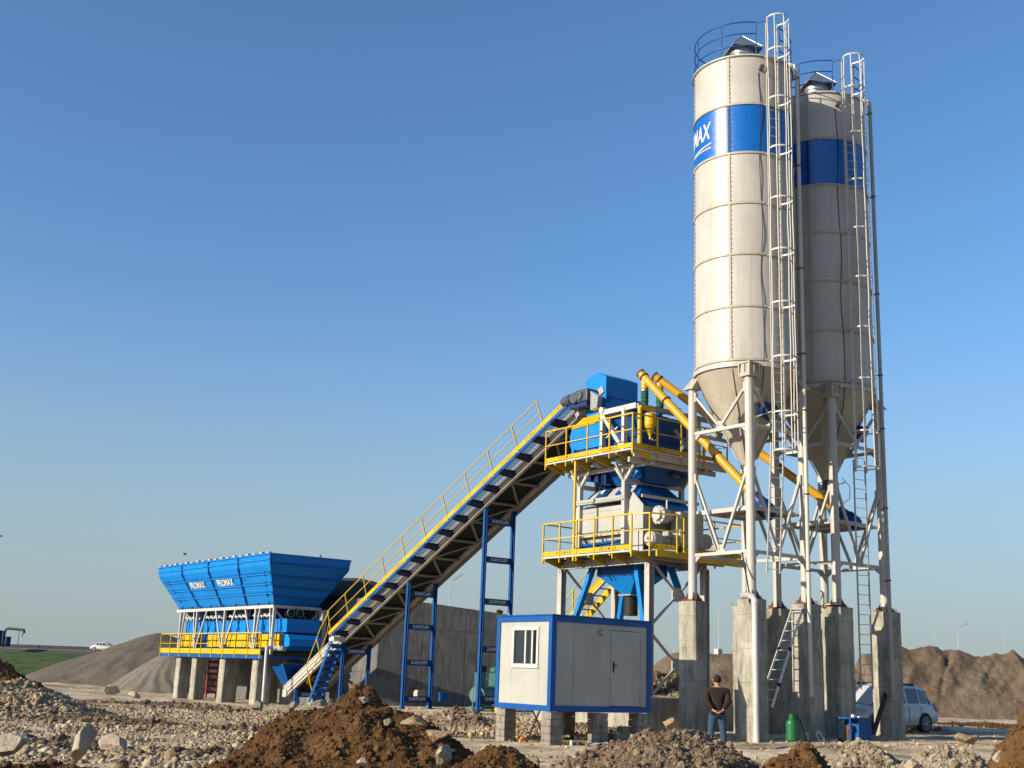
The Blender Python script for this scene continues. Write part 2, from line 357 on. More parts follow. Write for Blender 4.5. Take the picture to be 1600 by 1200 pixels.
def grid_obj(name, X, Y, Z, mat, extra=None, smooth=True, parent=None, org=None):
    n, m = X.shape; vs = np.stack([X.ravel(), Y.ravel(), Z.ravel()], -1)
    if org is not None: vs = vs-np.array(org)
    i = np.arange(n*m).reshape(n, m); fs = np.stack([i[:-1, :-1].ravel(), i[1:, :-1].ravel(), i[1:, 1:].ravel(), i[:-1, 1:].ravel()], -1)
    me = fast_mesh(name, vs, fs, smooth)
    me.materials.append(M_[mat])
    for k, a in (extra or {}).items():
        at = me.attributes.new(k, 'FLOAT', 'POINT'); at.data.foreach_set('value', np.asarray(a, np.float32).ravel())
    o = bpy.data.objects.new(name, me); COL.objects.link(o)
    if org is not None: o.location = org
    return o
def fast_mesh(name, vs, fs, smooth=True):
    me = bpy.data.meshes.new(name); vs = np.asarray(vs, np.float32); fs = np.asarray(fs, np.int32); k = fs.shape[1]
    me.vertices.add(len(vs)); me.vertices.foreach_set('co', vs.ravel())
    me.loops.add(fs.size); me.loops.foreach_set('vertex_index', fs.ravel())
    me.polygons.add(len(fs)); me.polygons.foreach_set('loop_start', np.arange(0, fs.size, k, dtype=np.int32))
    me.polygons.foreach_set('use_smooth', np.full(len(fs), smooth)); me.update(calc_edges=True); me.validate(); return me
# one sheet to the horizon: rings about the camera, finer in front
rr = np.concatenate([np.linspace(0.5, 12, 20), np.geomspace(12.2, 120, 420), np.geomspace(121, 2400, 130)])
th = np.concatenate([np.linspace(-math.pi, -.62, 30)[:-1], np.linspace(-.62, .62, 640), np.linspace(.62, math.pi, 30)[1:]])
RR, TH = np.meshgrid(rr, th, indexing='ij'); P = W(RR*np.sin(TH), RR*np.cos(TH))
GX, GY = P[..., 0], P[..., 1]; GZ = gz(GX, GY)+fbm(GX, GY, 3., 4, 8)*.05*np.clip(1-RR/90, 0, 1)
tt = TH; grassy = sstep(-.17, -.24, np.tan(np.clip(tt, -1.4, 1.4)))*sstep(88, 98, RR+fbm(GX, GY, .2, 4, 5)*30)
grassy = np.maximum(grassy, sstep(200, 300, RR)*.8)
ground = struct(grid_obj('ground', GX, GY, GZ, 'ground', {'grassy': grassy, 'tone': grassy*0+.5}))

# lumps: many small irregular stones or clods gathered in one mesh
def ico(sub):
    bm = bmesh.new(); bmesh.ops.create_icosphere(bm, subdivisions=sub, radius=1)
    v = np.array([x.co[:] for x in bm.verts]); f = np.array([[q.index for q in p.verts] for p in bm.faces]); bm.free(); return v, f
ICO1, ICO2, ICO3, ICO4 = ico(1), ico(2), ico(3), ico(4)
def lumps(c, size, base=ICO1, flat=.65, jag=.28):
    """c (n,3), size (n,) -> verts, faces, tones"""
    n = len(c); bv, bf = base; k = len(bv)
    ax = rng.uniform(.65, 1.35, (n, 1, 3)); ax[..., 2] *= flat
    q = rng.normal(size=(n, 4)); q /= np.linalg.norm(q, axis=1, keepdims=True); q[:, 1:3] *= .5; q /= np.linalg.norm(q, axis=1, keepdims=True)
    a, b, c_, d = q.T
    Rm = np.stack([1-2*(c_*c_+d*d), 2*(b*c_-a*d), 2*(b*d+a*c_), 2*(b*c_+a*d), 1-2*(b*b+d*d), 2*(c_*d-a*b), 2*(b*d-a*c_), 2*(c_*d+a*b), 1-2*(b*b+c_*c_)], -1).reshape(n, 3, 3)
    v = bv[None]*ax*(1+rng.uniform(-jag, jag, (n, k, 1)))*size[:, None, None]
    v = np.einsum('nij,nkj->nki', Rm, v)+c[:, None, :]
    f = bf[None]+(np.arange(n)*k)[:, None, None]
    return v.reshape(-1, 3), f.reshape(-1, 3), np.repeat(rng.uniform(0, 1, n), k)
def tri_obj(name, parts, mat, smooth=False, org=None):
    vs = []; fs = []; ts = []; k = 0
    for v, f, t in parts: vs.append(v); fs.append(f+k); ts.append(t); k += len(v)
    vs = np.concatenate(vs)
    if org is not None: vs = vs-np.array(org)
    me = fast_mesh(name, vs, np.concatenate(fs), smooth)
    at = me.attributes.new('tone', 'FLOAT', 'POINT'); at.data.foreach_set('value', np.concatenate(ts).astype(np.float32))
    me.materials.append(M_[mat]); o = bpy.data.objects.new(name, me); COL.objects.link(o)
    if org is not None: o.location = org
    return o
def at(px, py, D):
    """world point seen at photo pixel (1600 wide) at horizontal distance D ahead; used to survey positions"""
    d = FWD*F+RT*(px-800)-UP*(py-600); h = Vector((FWD.x, FWD.y, 0)).normalized(); return Vector((0, 0, EYE))+d*(D/d.dot(h))
def mound(name, label, cx, cy, a, b, h, mat, seed, ang=0., clods=600, cs=(.02, .10), step=.05, power=1.6, rough=.16, peaks=(), cat='dirt mound', tonebias=.5, smoothc=False, group=None):
    """heap of loose earth: gaussian-ish hill with lumps, clods sunk in its surface. cx,cy camera-aligned metres"""
    p0 = W(np.array(cx), np.array(cy)); bz = gzs(p0[0], p0[1])
    n1 = int(2.6*a/step); n2 = int(2.6*b/step); u, v = np.meshgrid(np.linspace(-1.3, 1.3, n1), np.linspace(-1.3, 1.3, n2), indexing='ij')
    ca, sa = math.cos(ang), math.sin(ang)
    def shape(u, v):
        rr = np.sqrt(u*u+v*v)+fbm(u*3, v*3, 1., 3, seed)*.35
        s = np.clip(1-rr, -.4, 1); z = np.where(s > 0, np.power(np.abs(s), 1/power), s*2.0)
        z = np.where(s > 0, z*(1-.25*np.exp(-((rr)/.16)**2)*0), z)
        for (pu, pv, ph, pr) in peaks: z = z+ph*np.exp(-((u-pu)**2+(v-pv)**2)/(2*pr*pr))
        return z
    def height(u, v):
        X = u*a; Y = v*b
        return h*shape(u, v)+rough*h*fbm(X, Y, 1.1, 5, seed+2)*2+.055*fbm(X, Y, 5., 4, seed+4)*2+.035*fbm(X, Y, 14., 4, seed+5)*2
    def toworld(u, v, z):
        lx, ly = u*a, v*b; x = lx*ca-ly*sa+cx; y = lx*sa+ly*ca+cy; q = W(x, y); return q[..., 0], q[..., 1], z+bz-.05
    X, Y, Z = toworld(u, v, height(u, v))
    g = gz(X, Y); Z = np.maximum(Z, g-.25)
    idx = np.arange(u.size).reshape(u.shape)
    f4 = np.stack([idx[:-1, :-1].ravel(), idx[1:, :-1].ravel(), idx[1:, 1:].ravel(), idx[:-1, 1:].ravel()], -1)
    tris = np.concatenate([f4[:, [0, 1, 2]], f4[:, [0, 2, 3]]])
    base = (np.stack([X.ravel(), Y.ravel(), Z.ravel()], -1), tris, np.clip(tonebias+fbm(u*a, v*b, 2.5, 4, seed+6).ravel()*.7, 0, 1))
    parts = [base]
    if clods:
        k = clods; uu = rng.uniform(-1.1, 1.1, k*2); vv = rng.uniform(-1.1, 1.1, k*2); keep = uu*uu+vv*vv < 1.15; uu = uu[keep][:k]; vv = vv[keep][:k]
        sz = np.minimum(cs[0]*np.power(rng.uniform(0.0004, 1, len(uu)), -1/2.7), cs[1])*rng.uniform(.8, 1, len(uu))
        x, y, z = toworld(uu, vv, height(uu, vv)); z = np.maximum(z, gz(x, y)-.02)
        c = np.stack([x, y, z+sz*.15], -1); big = sz > cs[1]*.45
        if (~big).any(): parts.append(lumps(c[~big], sz[~big], ICO1, .8, .25))
        if big.any(): parts.append(lumps(c[big], sz[big], ICO2, .75, .2))
        parts[1:] = [(v_, f_, np.clip((t_-.5)*.9+tonebias, 0, 1)) for v_, f_, t_ in parts[1:]]
    org = (float(p0[0]), float(p0[1]), bz)
    o = tri_obj(name, parts, mat, smoothc, org); return tag(o, label, cat, group)
def cc(px, py, D):
    p = at(px, py, D); x, y = CW(p.x, p.y); return x, y, p.z

# foreground heaps (peak pixel, distance)
x, y, z = cc(560, 1080, 18.5)
mound('dirt_mound', 'largest red-brown earth heap in the foreground, left of centre below the conveyor foot', x+.05, y, 2.25, 2.2, z+.02, 'brown', 1., clods=21000, cs=(.0085, .055), step=.024, power=1.3, rough=.2, peaks=((-.5, .0, .10, .16), (.15, 0, .06, .2)), tonebias=.42)
x, y, z = cc(790, 1165, 15.5)
mound('dirt_mound', 'low red-brown earth heap in the foreground in front of the cabin', x-.1, y, 1.25, 1.2, z+.05, 'brown', 2., clods=9000, cs=(.0085, .045), step=.026, power=1.4, tonebias=.45)
x, y, z = cc(1040, 1143, 17)
mound('dirt_mound', 'wide heap of grey-brown clay clods in the foreground below the standing person', x, y, 1.75, 1.8, z+.03, 'clay', 3., clods=19000, cs=(.010, .062), step=.026, power=1.9, peaks=((.35, .1, .1, .2), (-.45, .0, -.12, .2)), tonebias=.5)
x, y, z = cc(1252, 1152, 17)
mound('dirt_mound', 'small pointed red-brown earth heap in front of the concrete piers', x, y, .95, 1.1, z+.02, 'brown', 4., clods=7000, cs=(.008, .04), step=.024, power=1.1, tonebias=.5)
x, y, z = cc(1345, 1152, 18)
mound('dirt_mound', 'heap of pale gravelly rubble in front of the rightmost concrete pier', x, y, .95, 1.1, z+.0, 'pale', 5., clods=7000, cs=(.012, .055), step=.03, power=1.5, tonebias=.55)
x, y, z = cc(1480, 1168, 15.5)
mound('dirt_mound', 'low spread of pale broken rubble at the bottom right', x, y, 1.5, 1.2, z+.0, 'pale', 6., clods=11000, cs=(.010, .065), step=.028, power=1.7, tonebias=.65)
x, y, z = cc(1640, 1090, 15)
mound('dirt_mound', 'red-brown earth heap rising at the right edge of the photo', x, y, 1.15, 1.5, z+.02, 'brown', 7., clods=6000, cs=(.010, .07), step=.03, power=1.2, tonebias=.5)
x, y, z = cc(120, 1180, 16)
mound('dirt_mound', 'low dark brown earth bank along the bottom left edge of the photo', x, y-.8, 3.2, .9, z+.0, 'brown', 8., clods=14000, cs=(.009, .055), step=.03, power=1.9, tonebias=.38)
x, y, z = cc(40, 1062, 36)
mound('stone_heap', 'heap of grey river stones at the left edge in front of the green field', x-.3, y, 3.1, 2.8, z+.12, 'stone', 9., clods=11000, cs=(.03, .10), step=.12, power=1.2, rough=.1, cat='stone heap', tonebias=.45)
x, y, z = cc(0, 1024, 55)
mound('dirt_mound', 'steep brown soil heap behind the river stones at the left edge', x-.4, y, 3.2, 3.4, z+.2, 'brown', 10., clods=700, cs=(.05, .25), step=.14, power=1.0, tonebias=.6)
x, y, z = cc(715, 1095, 39)
mound('dirt_mound', 'small brown spoil heap beside the foot of the tallest blue trestle', x, y, 1.5, 1.3, .62, 'clay', 12., clods=900, cs=(.03, .16), step=.06, power=1.2, tonebias=.6)
x, y, z = cc(1047, 1052, 45)
mound('dirt_mound', 'heap of dark broken clods seen between the cabin and the leftmost silo pier', x, y, 2.6, 2.6, z-.1, 'clay', 13., clods=3200, cs=(.05, .2), step=.10, power=1.4, tonebias=.35)
x, y, z = cc(1452, 1128, 33)
mound('dirt_mound', 'low dark soil ridge behind the rear wheel of the silver car', x+1.6, y+12, 3.2, .8, .35, 'brown', 14., clods=500, cs=(.04, .15), step=.1, power=1.4, tonebias=.4)

for (px, py, D, a_, b_, h_, l_, sd_) in ((235, 1086, 50, 4.0, .9, .16, 'low dark brown soil ridge in front of the two left hopper piers', 21), (165, 1105, 34, 2.4, .8, .28, 'low brown soil ridge crossing the river stones at the left', 22), (320, 1098, 46, 2.0, .8, .18, 'grey-brown spoil between the middle hopper piers', 23), (70, 1140, 23, 1.5, .7, .16, 'thin brown soil patch over the river stones above the corner boulder', 26), (330, 1150, 22, 1.6, .6, .15, 'thin brown soil patch left of the big brown heap', 27), (420, 1110, 33, 2.2, .7, .2, 'low grey-brown soil hump between cobbles and the conveyor foot', 28), (1540, 1105, 55, 9., 1.0, .3, 'long flat dark soil ridge at the foot of the right soil bank', 24), (900, 1120, 38, 2.5, 1., .3, 'low stony ridge seen under the middle of the cabin', 25)):
    x, y, z = cc(px, py, D); mound('dirt_mound', l_, x, y, a_, b_, h_, 'clay' if sd_ != 24 else 'brown', float(sd_), clods=1500, cs=(.02, .12), step=.09, power=1.3, tonebias=.38)
# gravel cones and the long soil bank: real hills with rills
def hill(name, label, cx, cy, fn, xr, yr, step, mat, cat, tone=.5, seed=0.):
    xs = np.arange(xr[0], xr[1], step); ys = np.arange(yr[0], yr[1], step); X, Y = np.meshgrid(xs, ys, indexing='ij'); Z = fn(X, Y)
    q = W(X+cx, Y+cy); g = gz(q[..., 0], q[..., 1]); Z = np.maximum(Z+g*0, g-.4)
    p0 = W(np.array(cx), np.array(cy)); org = (float(p0[0]), float(p0[1]), 0.)
    idx = np.arange(X.size).reshape(X.shape); f4 = np.stack([idx[:-1, :-1].ravel(), idx[1:, :-1].ravel(), idx[1:, 1:].ravel(), idx[:-1, 1:].ravel()], -1)
    me = fast_mesh(name, np.stack([q[..., 0].ravel(), q[..., 1].ravel(), Z.ravel()], -1)-np.array(org), f4, True)
    a = me.attributes.new('tone', 'FLOAT', 'POINT'); a.data.foreach_set('value', np.clip(tone+fbm(X, Y, .5, 5, seed)*.8, 0, 1).astype(np.float32).ravel())
    me.materials.append(M_[mat]); o = bpy.data.objects.new(name, me); COL.objects.link(o); o.location = org
    return tag(o, label, cat)
x, y, z = cc(250, 992, 88)
def cone(h, r, s, lump=.15):
    def f(X, Y):
        rr = np.sqrt(X*X+Y*Y)*(1+fbm(X, Y, .22, 3, s)*.25); a = np.arctan2(Y, X)
        top = np.sqrt((rr/r)**2+.003); return h*(1-top)+fbm(X, Y, .6, 5, s+1)*lump+.05*np.sin(a*23+fbm(X, Y, .5, 3, s)*9)*np.clip(rr/r, 0, 1)
    return f
hill('gravel_heap', 'big grey gravel cone behind the left end of the blue hopper', x, y, cone(z+.35, 9.2, 1.), (-11, 11), (-11, 11), .18, 'gravel', 'gravel heap')
x2, y2, z2 = cc(268, 1016, 80)
hill('gravel_heap', 'pale sandy gravel cone at the foot of the big grey one', x2, y2, cone(z2+.2, 3.7, 2., .08), (-5, 5), (-5, 5), .12, 'gravelp', 'gravel heap')
def bankf(X, Y):
    # ridge along X (right), crest height varies
    crest = 3.9+.35*np.sin(X*.33+1)+fbm(X, X*0, .35, 4, 3)*1.6+.55*np.exp(-np.abs(X-8.0)/.8)+.5*np.abs(fbm(X, X*0, .55, 3, 66))*2
    crest = crest*sstep(-19, -4., X)*1.0
    crest = np.where(X < -2, np.minimum(crest, 2.6+fbm(X, X*0, .3, 3, 5)*.6+ .0*X)+1.35*sstep(-2.4, 2.2, X), crest)
    d = -Y  # towards camera positive
    slope = np.where(d > 0, 1-d/5.6, 1+d/7.)
    rd = 1-2*np.abs(fbm(X*1.+d*.9, d*.35, .45, 5, 8)); rill = (rd-.75)*1.1*np.clip(1-abs(d-2.6)/4, 0, 1)
    gul = -np.exp(-((X-13.5-.35*d+.5*np.sin(d*1.7))/.16)**2)*.35*(d > 0)-np.exp(-((X-3.8+.55*d)/.15)**2)*.25*(d > 0)*(d < 4)
    return crest*np.clip(slope, -.2, 1)+rill+gul+fbm(X, Y, .9, 5, 9)*.35+fbm(X, Y, 3, 4, 12)*.14
x3, y3, z3 = cc(1400, 1000, 78)
hill('soil_bank', 'long bare brown soil bank on the right, behind the silver car', x3, y3+1, bankf, (-20, 24), (-8, 9), .12, 'bank', 'soil bank')
x4, y4, z4 = cc(1128, 1022, 110)
hill('soil_bank', 'far grey-brown spoil bank seen between the silo piers beneath the white mast', x4, y4, lambda X, Y: (z4+.1)*np.clip(1-np.abs(Y)/8, -.2, 1)*sstep(-10, -4, X)*sstep(12, 4, X)+fbm(X, Y, .5, 5, 31)*.3, (-12, 14), (-10, 10), .3, 'bank', 'soil bank')
# cobble field on the left (nobody could count it)
n = 36000
D = rng.uniform(15.5**.8, 47**.8, n)**1.25; px = rng.uniform(-60, 560, n)
h_ = np.clip(1.03, 0, 2); lx = (px-800)/F*1.03*D
q = W(lx, D); gx, gy = q[:, 0], q[:, 1]
dens = vnoise(gx, gy, .35, 4)*.6+vnoise(gx, gy, 1.1, 5)*.4
keep = (dens > .36) | (rng.uniform(0, 1, n) < .12); gx, gy, D_, lx_ = gx[keep], gy[keep], D[keep], lx[keep]
sz = .014*np.power(4.6, rng.power(.8, len(gx))**1.6)*(.7+.7*vnoise(gx, gy, .6, 9))*(1+.9*(rng.uniform(0, 1, len(gx)) > .985))
c = np.stack([gx, gy, gz(gx, gy)+fbm(gx, gy, 3., 4, 8)*.05*np.clip(1-D_/90, 0, 1)+sz*.25], -1)
nearm = D_ < 27
o = tri_obj('cobbles', [lumps(c[nearm], sz[nearm], ICO2, .7, .1), lumps(c[~nearm], sz[~nearm]*1.1, ICO1, .7, .12)], 'stone', False)
tag(o, 'pale rounded river stones scattered over the ground on the left', 'stones', kind='stuff')
# rubble and pebbles elsewhere on the yard
n = 9000
D = rng.uniform(15, 60, n); px = rng.uniform(430, 1640, n); lx = (px-800)/F*1.03*D; q = W(lx, D); gx, gy = q[:, 0], q[:, 1]
dens = vnoise(gx, gy, .45, 7); keep = dens > .5-.25*((px > 690) & (px < 1000) & (D > 33) & (D < 42)); gx, gy, D_ = gx[keep], gy[keep], D[keep]
sz = .012*np.power(7., rng.power(.8, len(gx))**2.2)
c = np.stack([gx, gy, gz(gx, gy)+sz*.3], -1)
o = tri_obj('rubble', [lumps(c, sz, ICO1, .7, .25)], 'stone'); tag(o, 'small broken stones strewn over the yard around the plant', 'rubble', kind='stuff')
n = 3200
px = rng.uniform(700, 960, n); D = rng.uniform(34, 41, n); lx = (px-800)/F*1.03*D; q = W(lx, D); gx, gy = q[:, 0], q[:, 1]
sz = .03*np.power(3., rng.power(.9, len(gx))**1.4); c = np.stack([gx, gy, gz(gx, gy)+sz*.3+.12*vnoise(gx, gy, .8, 3)], -1)
o = tri_obj('crushed_stone', [lumps(c, sz, ICO1, .75, .25)], 'stone'); tag(o, 'spread of grey crushed stone behind and under the raised cabin', 'crushed stone', kind='stuff')

def rock(name, label, px, py, D, sx, sy, sz_, mat='rock', rz=0., tilt=0., seed=1, cat='rock', sink=.25):
    """one boulder sized in metres; its base centre near photo pixel (px, py)"""
    p = at(px, py, D); bv, bf = ICO4; v = bv.copy(); r = np.random.default_rng(seed)
    # planar cuts give broken faces
    for k in range(16):
        nrm = r.normal(size=3); nrm /= np.linalg.norm(nrm); dd = r.uniform(.42, .8); s = v@nrm; v = v-np.outer(np.clip(s-dd, 0, None), nrm)
    v *= (1+.07*np.array([mnoise.noise(Vector(x)*4+Vector((seed, 0, 0)))+.5*mnoise.noise(Vector(x)*9+Vector((seed, 0, 0))) for x in v])[:, None])
    v = v*np.array([sx/2, sy/2, sz_/2])
    Rm = np.array(Euler((tilt, 0, rz)).to_matrix()); v = v@Rm.T
    org = (p.x, p.y, p.z)
    v = v+np.array([0, 0, sz_*(.5-sink)]); me = fast_mesh(name, v, bf, False)
    a = me.attributes.new('tone', 'FLOAT', 'POINT'); a.data.foreach_set('value', np.full(len(v), .55, np.float32))
    me.materials.append(M_[mat]); o = bpy.data.objects.new(name, me); COL.objects.link(o); o.location = org; return tag(o, label, cat)
ROCKS = [
 ('slab-like upright boulder in the left foreground, pointing up to the right', 125, 1185, 17.2, .66, .34, .62, 'rock', .8, .35, 43),
 ('rounded pale boulder just right of the upright slab in the left foreground', 176, 1170, 18.5, .50, .62, .34, 'rock', 1.0, 0, 44),
 ('large pale boulder at the bottom left corner', 14, 1178, 16, .45, .50, .40, 'rock', 1.1, .1, 45),
 ('flat pale rock sunk in the earth at the bottom, right of the leaning slab', 187, 1190, 16, .3, .2, .12, 'rock', .1, 0, 6),
 ('long pale boulder lying on the right slope of the big brown heap', 640, 1137, 17.4, .50, .3, .24, 'rockbrown', -.75, .1, 7),
 ('squarish boulder below the long one on the right slope of the big brown heap', 681, 1158, 16.8, .34, .26, .26, 'rockbrown', -.5, .2, 8),
 ('big grey broken slab at the right foot of the big brown heap', 693, 1196, 15.8, .40, .28, .36, 'rock', .6, .3, 9),
 ('small pale stone high on the right slope of the big brown heap', 606, 1132, 17.2, .15, .13, .12, 'rock', .2, 0, 10),
 ('round pale stone low on the front of the big brown heap', 565, 1195, 15.6, .20, .18, .16, 'rock', .2, 0, 11),
 ('flat pale stone on the crest of the big brown heap', 569, 1096, 18.2, .24, .2, .1, 'rock', .4, 0, 12),
 ('ochre boulder behind the clay heap beside the leftmost silo pier', 1050, 1140, 27, .62, .5, .42, 'rockbrown', .3, .2, 13),
 ('long pale slab lying behind the rubble at the right, near the car', 1512, 1161, 21, .58, .3, .26, 'rockbrown', -.1, 0, 14),
 ('pale boulder at the foot of the right-hand brown heap', 1563, 1188, 15, .24, .2, .2, 'rock', .5, .1, 15),
 ('white stone among the rubble at the bottom right', 1425, 1199, 14.6, .28, .2, .18, 'rock', .3, .2, 16),
 ('pale boulder with a dark top beside the cobbles near the grey gravel cone', 176, 1086, 45, .95, .6, .5, 'rock', .3, .1, 17),
 ('grey boulder right of the dark-topped one near the grey gravel cone', 210, 1091, 43, .8, .6, .4, 'rock', 1.3, .1, 18),
 ('concrete lump at the foot of the fourth hopper pier', 402, 1108, 44.8, .75, .5, .5, 'block', .5, .2, 19),
 ('broken concrete lump under the foot of the conveyor', 458, 1107, 44, .5, .4, .35, 'block', .1, .2, 20),
 ('flat concrete slab leaning in the dirt under the conveyor stair', 500, 1103, 43, 1.0, .5, .3, 'block', .3, .5, 21),
 ('boxy concrete piece beside the nearest blue trestle foot', 517, 1103, 44, .35, .3, .4, 'block', .8, .1, 22),
]
for l, px, py, D, sx, sy, sz_, mt, rz, ti, sd_ in ROCKS: rock('rock', l, px, py, D, sx, sy, sz_, mt, rz, ti, sd_)

# ================================================================== CONCRETE PIERS
def pier(label, x0, x1, y0, y1, zb, zt, name='concrete_pier', group=None, chamf=.05, plate=True, cat='concrete pier'):
    c = ((x0+x1)/2, (y0+y1)/2, zb); t = thing(name, label, cat, c, group); k = chamf
    def ring(z, j=0.): return [V(x0+k, y0, z), V(x1-k, y0, z), V(x1, y0+k, z), V(x1, y1-k, z), V(x1-k, y1, z), V(x0+k, y1, z), V(x0, y1-k, z), V(x0, y0+k, z)]
    m = MB(); n = 7
    for i in range(n):
        a = zb+(zt-zb)*i/n; b = zb+(zt-zb)*(i+1)/n; o = (random.random()-.5)*.012; o2 = (random.random()-.5)*.012
        lo = [p+V(o, o2, 0) for p in ring(a-(.002 if i else 0))]; hi = [p+V(o, o2, 0) for p in ring(b)]
        m.hull(lo, hi)
    sh = m.build('shaft', 'conc', t)
    if name == 'concrete_pier':
        bm = bmesh.new(); bm.from_mesh(sh.data); bmesh.ops.subdivide_edges(bm, edges=bm.edges[:], cuts=5, use_grid_fill=True); o_ = ORG[sh.name]
        for v_ in bm.verts:
            p_ = v_.co+o_; e_ = min(abs(p_.x-x0), abs(p_.x-x1))+min(abs(p_.y-y0), abs(p_.y-y1)); cn = mnoise.noise(p_*5.)
            v_.co += Vector((c[0]-p_.x, c[1]-p_.y, 0))*(.012*mnoise.noise(p_*2.5)+(.05*max(0, cn-.15) if e_ < .12 else 0))
        bm.to_mesh(sh.data); bm.free()
    if plate:
        cx, cy = (x0+x1)/2, (y0+y1)/2; m = MB()
        m.box(cx-.24, cx+.24, cy-.24, cy+.24, zt+.002, zt+.035)
        for sx in (-1, 1):
            for sy in (-1, 1): m.tube((cx+sx*.19, cy+sy*.19, zt+.03), (cx+sx*.19, cy+sy*.19, zt+.12), .015, n=6)
        for a in range(7):
            ax = x0+random.random()*(x1-x0); ay = y0+random.random()*(y1-y0)
            m.path([(ax, ay, zt-.02), (ax+.03, ay, zt+.06+random.random()*.06), (ax+.08*(random.random()-.5), ay+.05, zt+.1)], .008, 5)
        m.build('anchor_plate', 'rust', t)
    return t
LEG = 1.19
S1, S2 = (27.48, 24.97), (31.33, 24.97)
ZP = 3.95
g_ = 'concrete piers under the silo legs'
def sp(cx, cy, lab, zb, dx=.3, dy=.36, zt=ZP): pier(lab, cx-dx, cx+dx, cy-dy, cy+dy, zb, zt, group=g_)
sp(26.29, 23.78, 'tall concrete pier with the white pipe stood against it, nearest the camera', -.15, .27)
sp(26.29, 26.16, 'leftmost tall concrete pier, directly left of the standing person', -.15, .28)
sp(28.67, 23.78, 'tall concrete pier with the aluminium ladder leaning on it', -.1, .3)
sp(28.67, 26.16, 'tall concrete pier half hidden behind the one with the white pipe', -.1, .3)
sp(30.14, 26.16, 'shaded concrete pier behind the aluminium ladder', 0, .3)
sp(30.14, 23.78, 'concrete pier left of the blue workbench, two silo poles above it', 0, .34)
sp(32.52, 23.78, 'rightmost concrete pier in front of the silver car, a dark plank leaning on it', 0, .34)
sp(32.52, 26.16, 'concrete pier at the back right corner of the far silo', 0, .3)

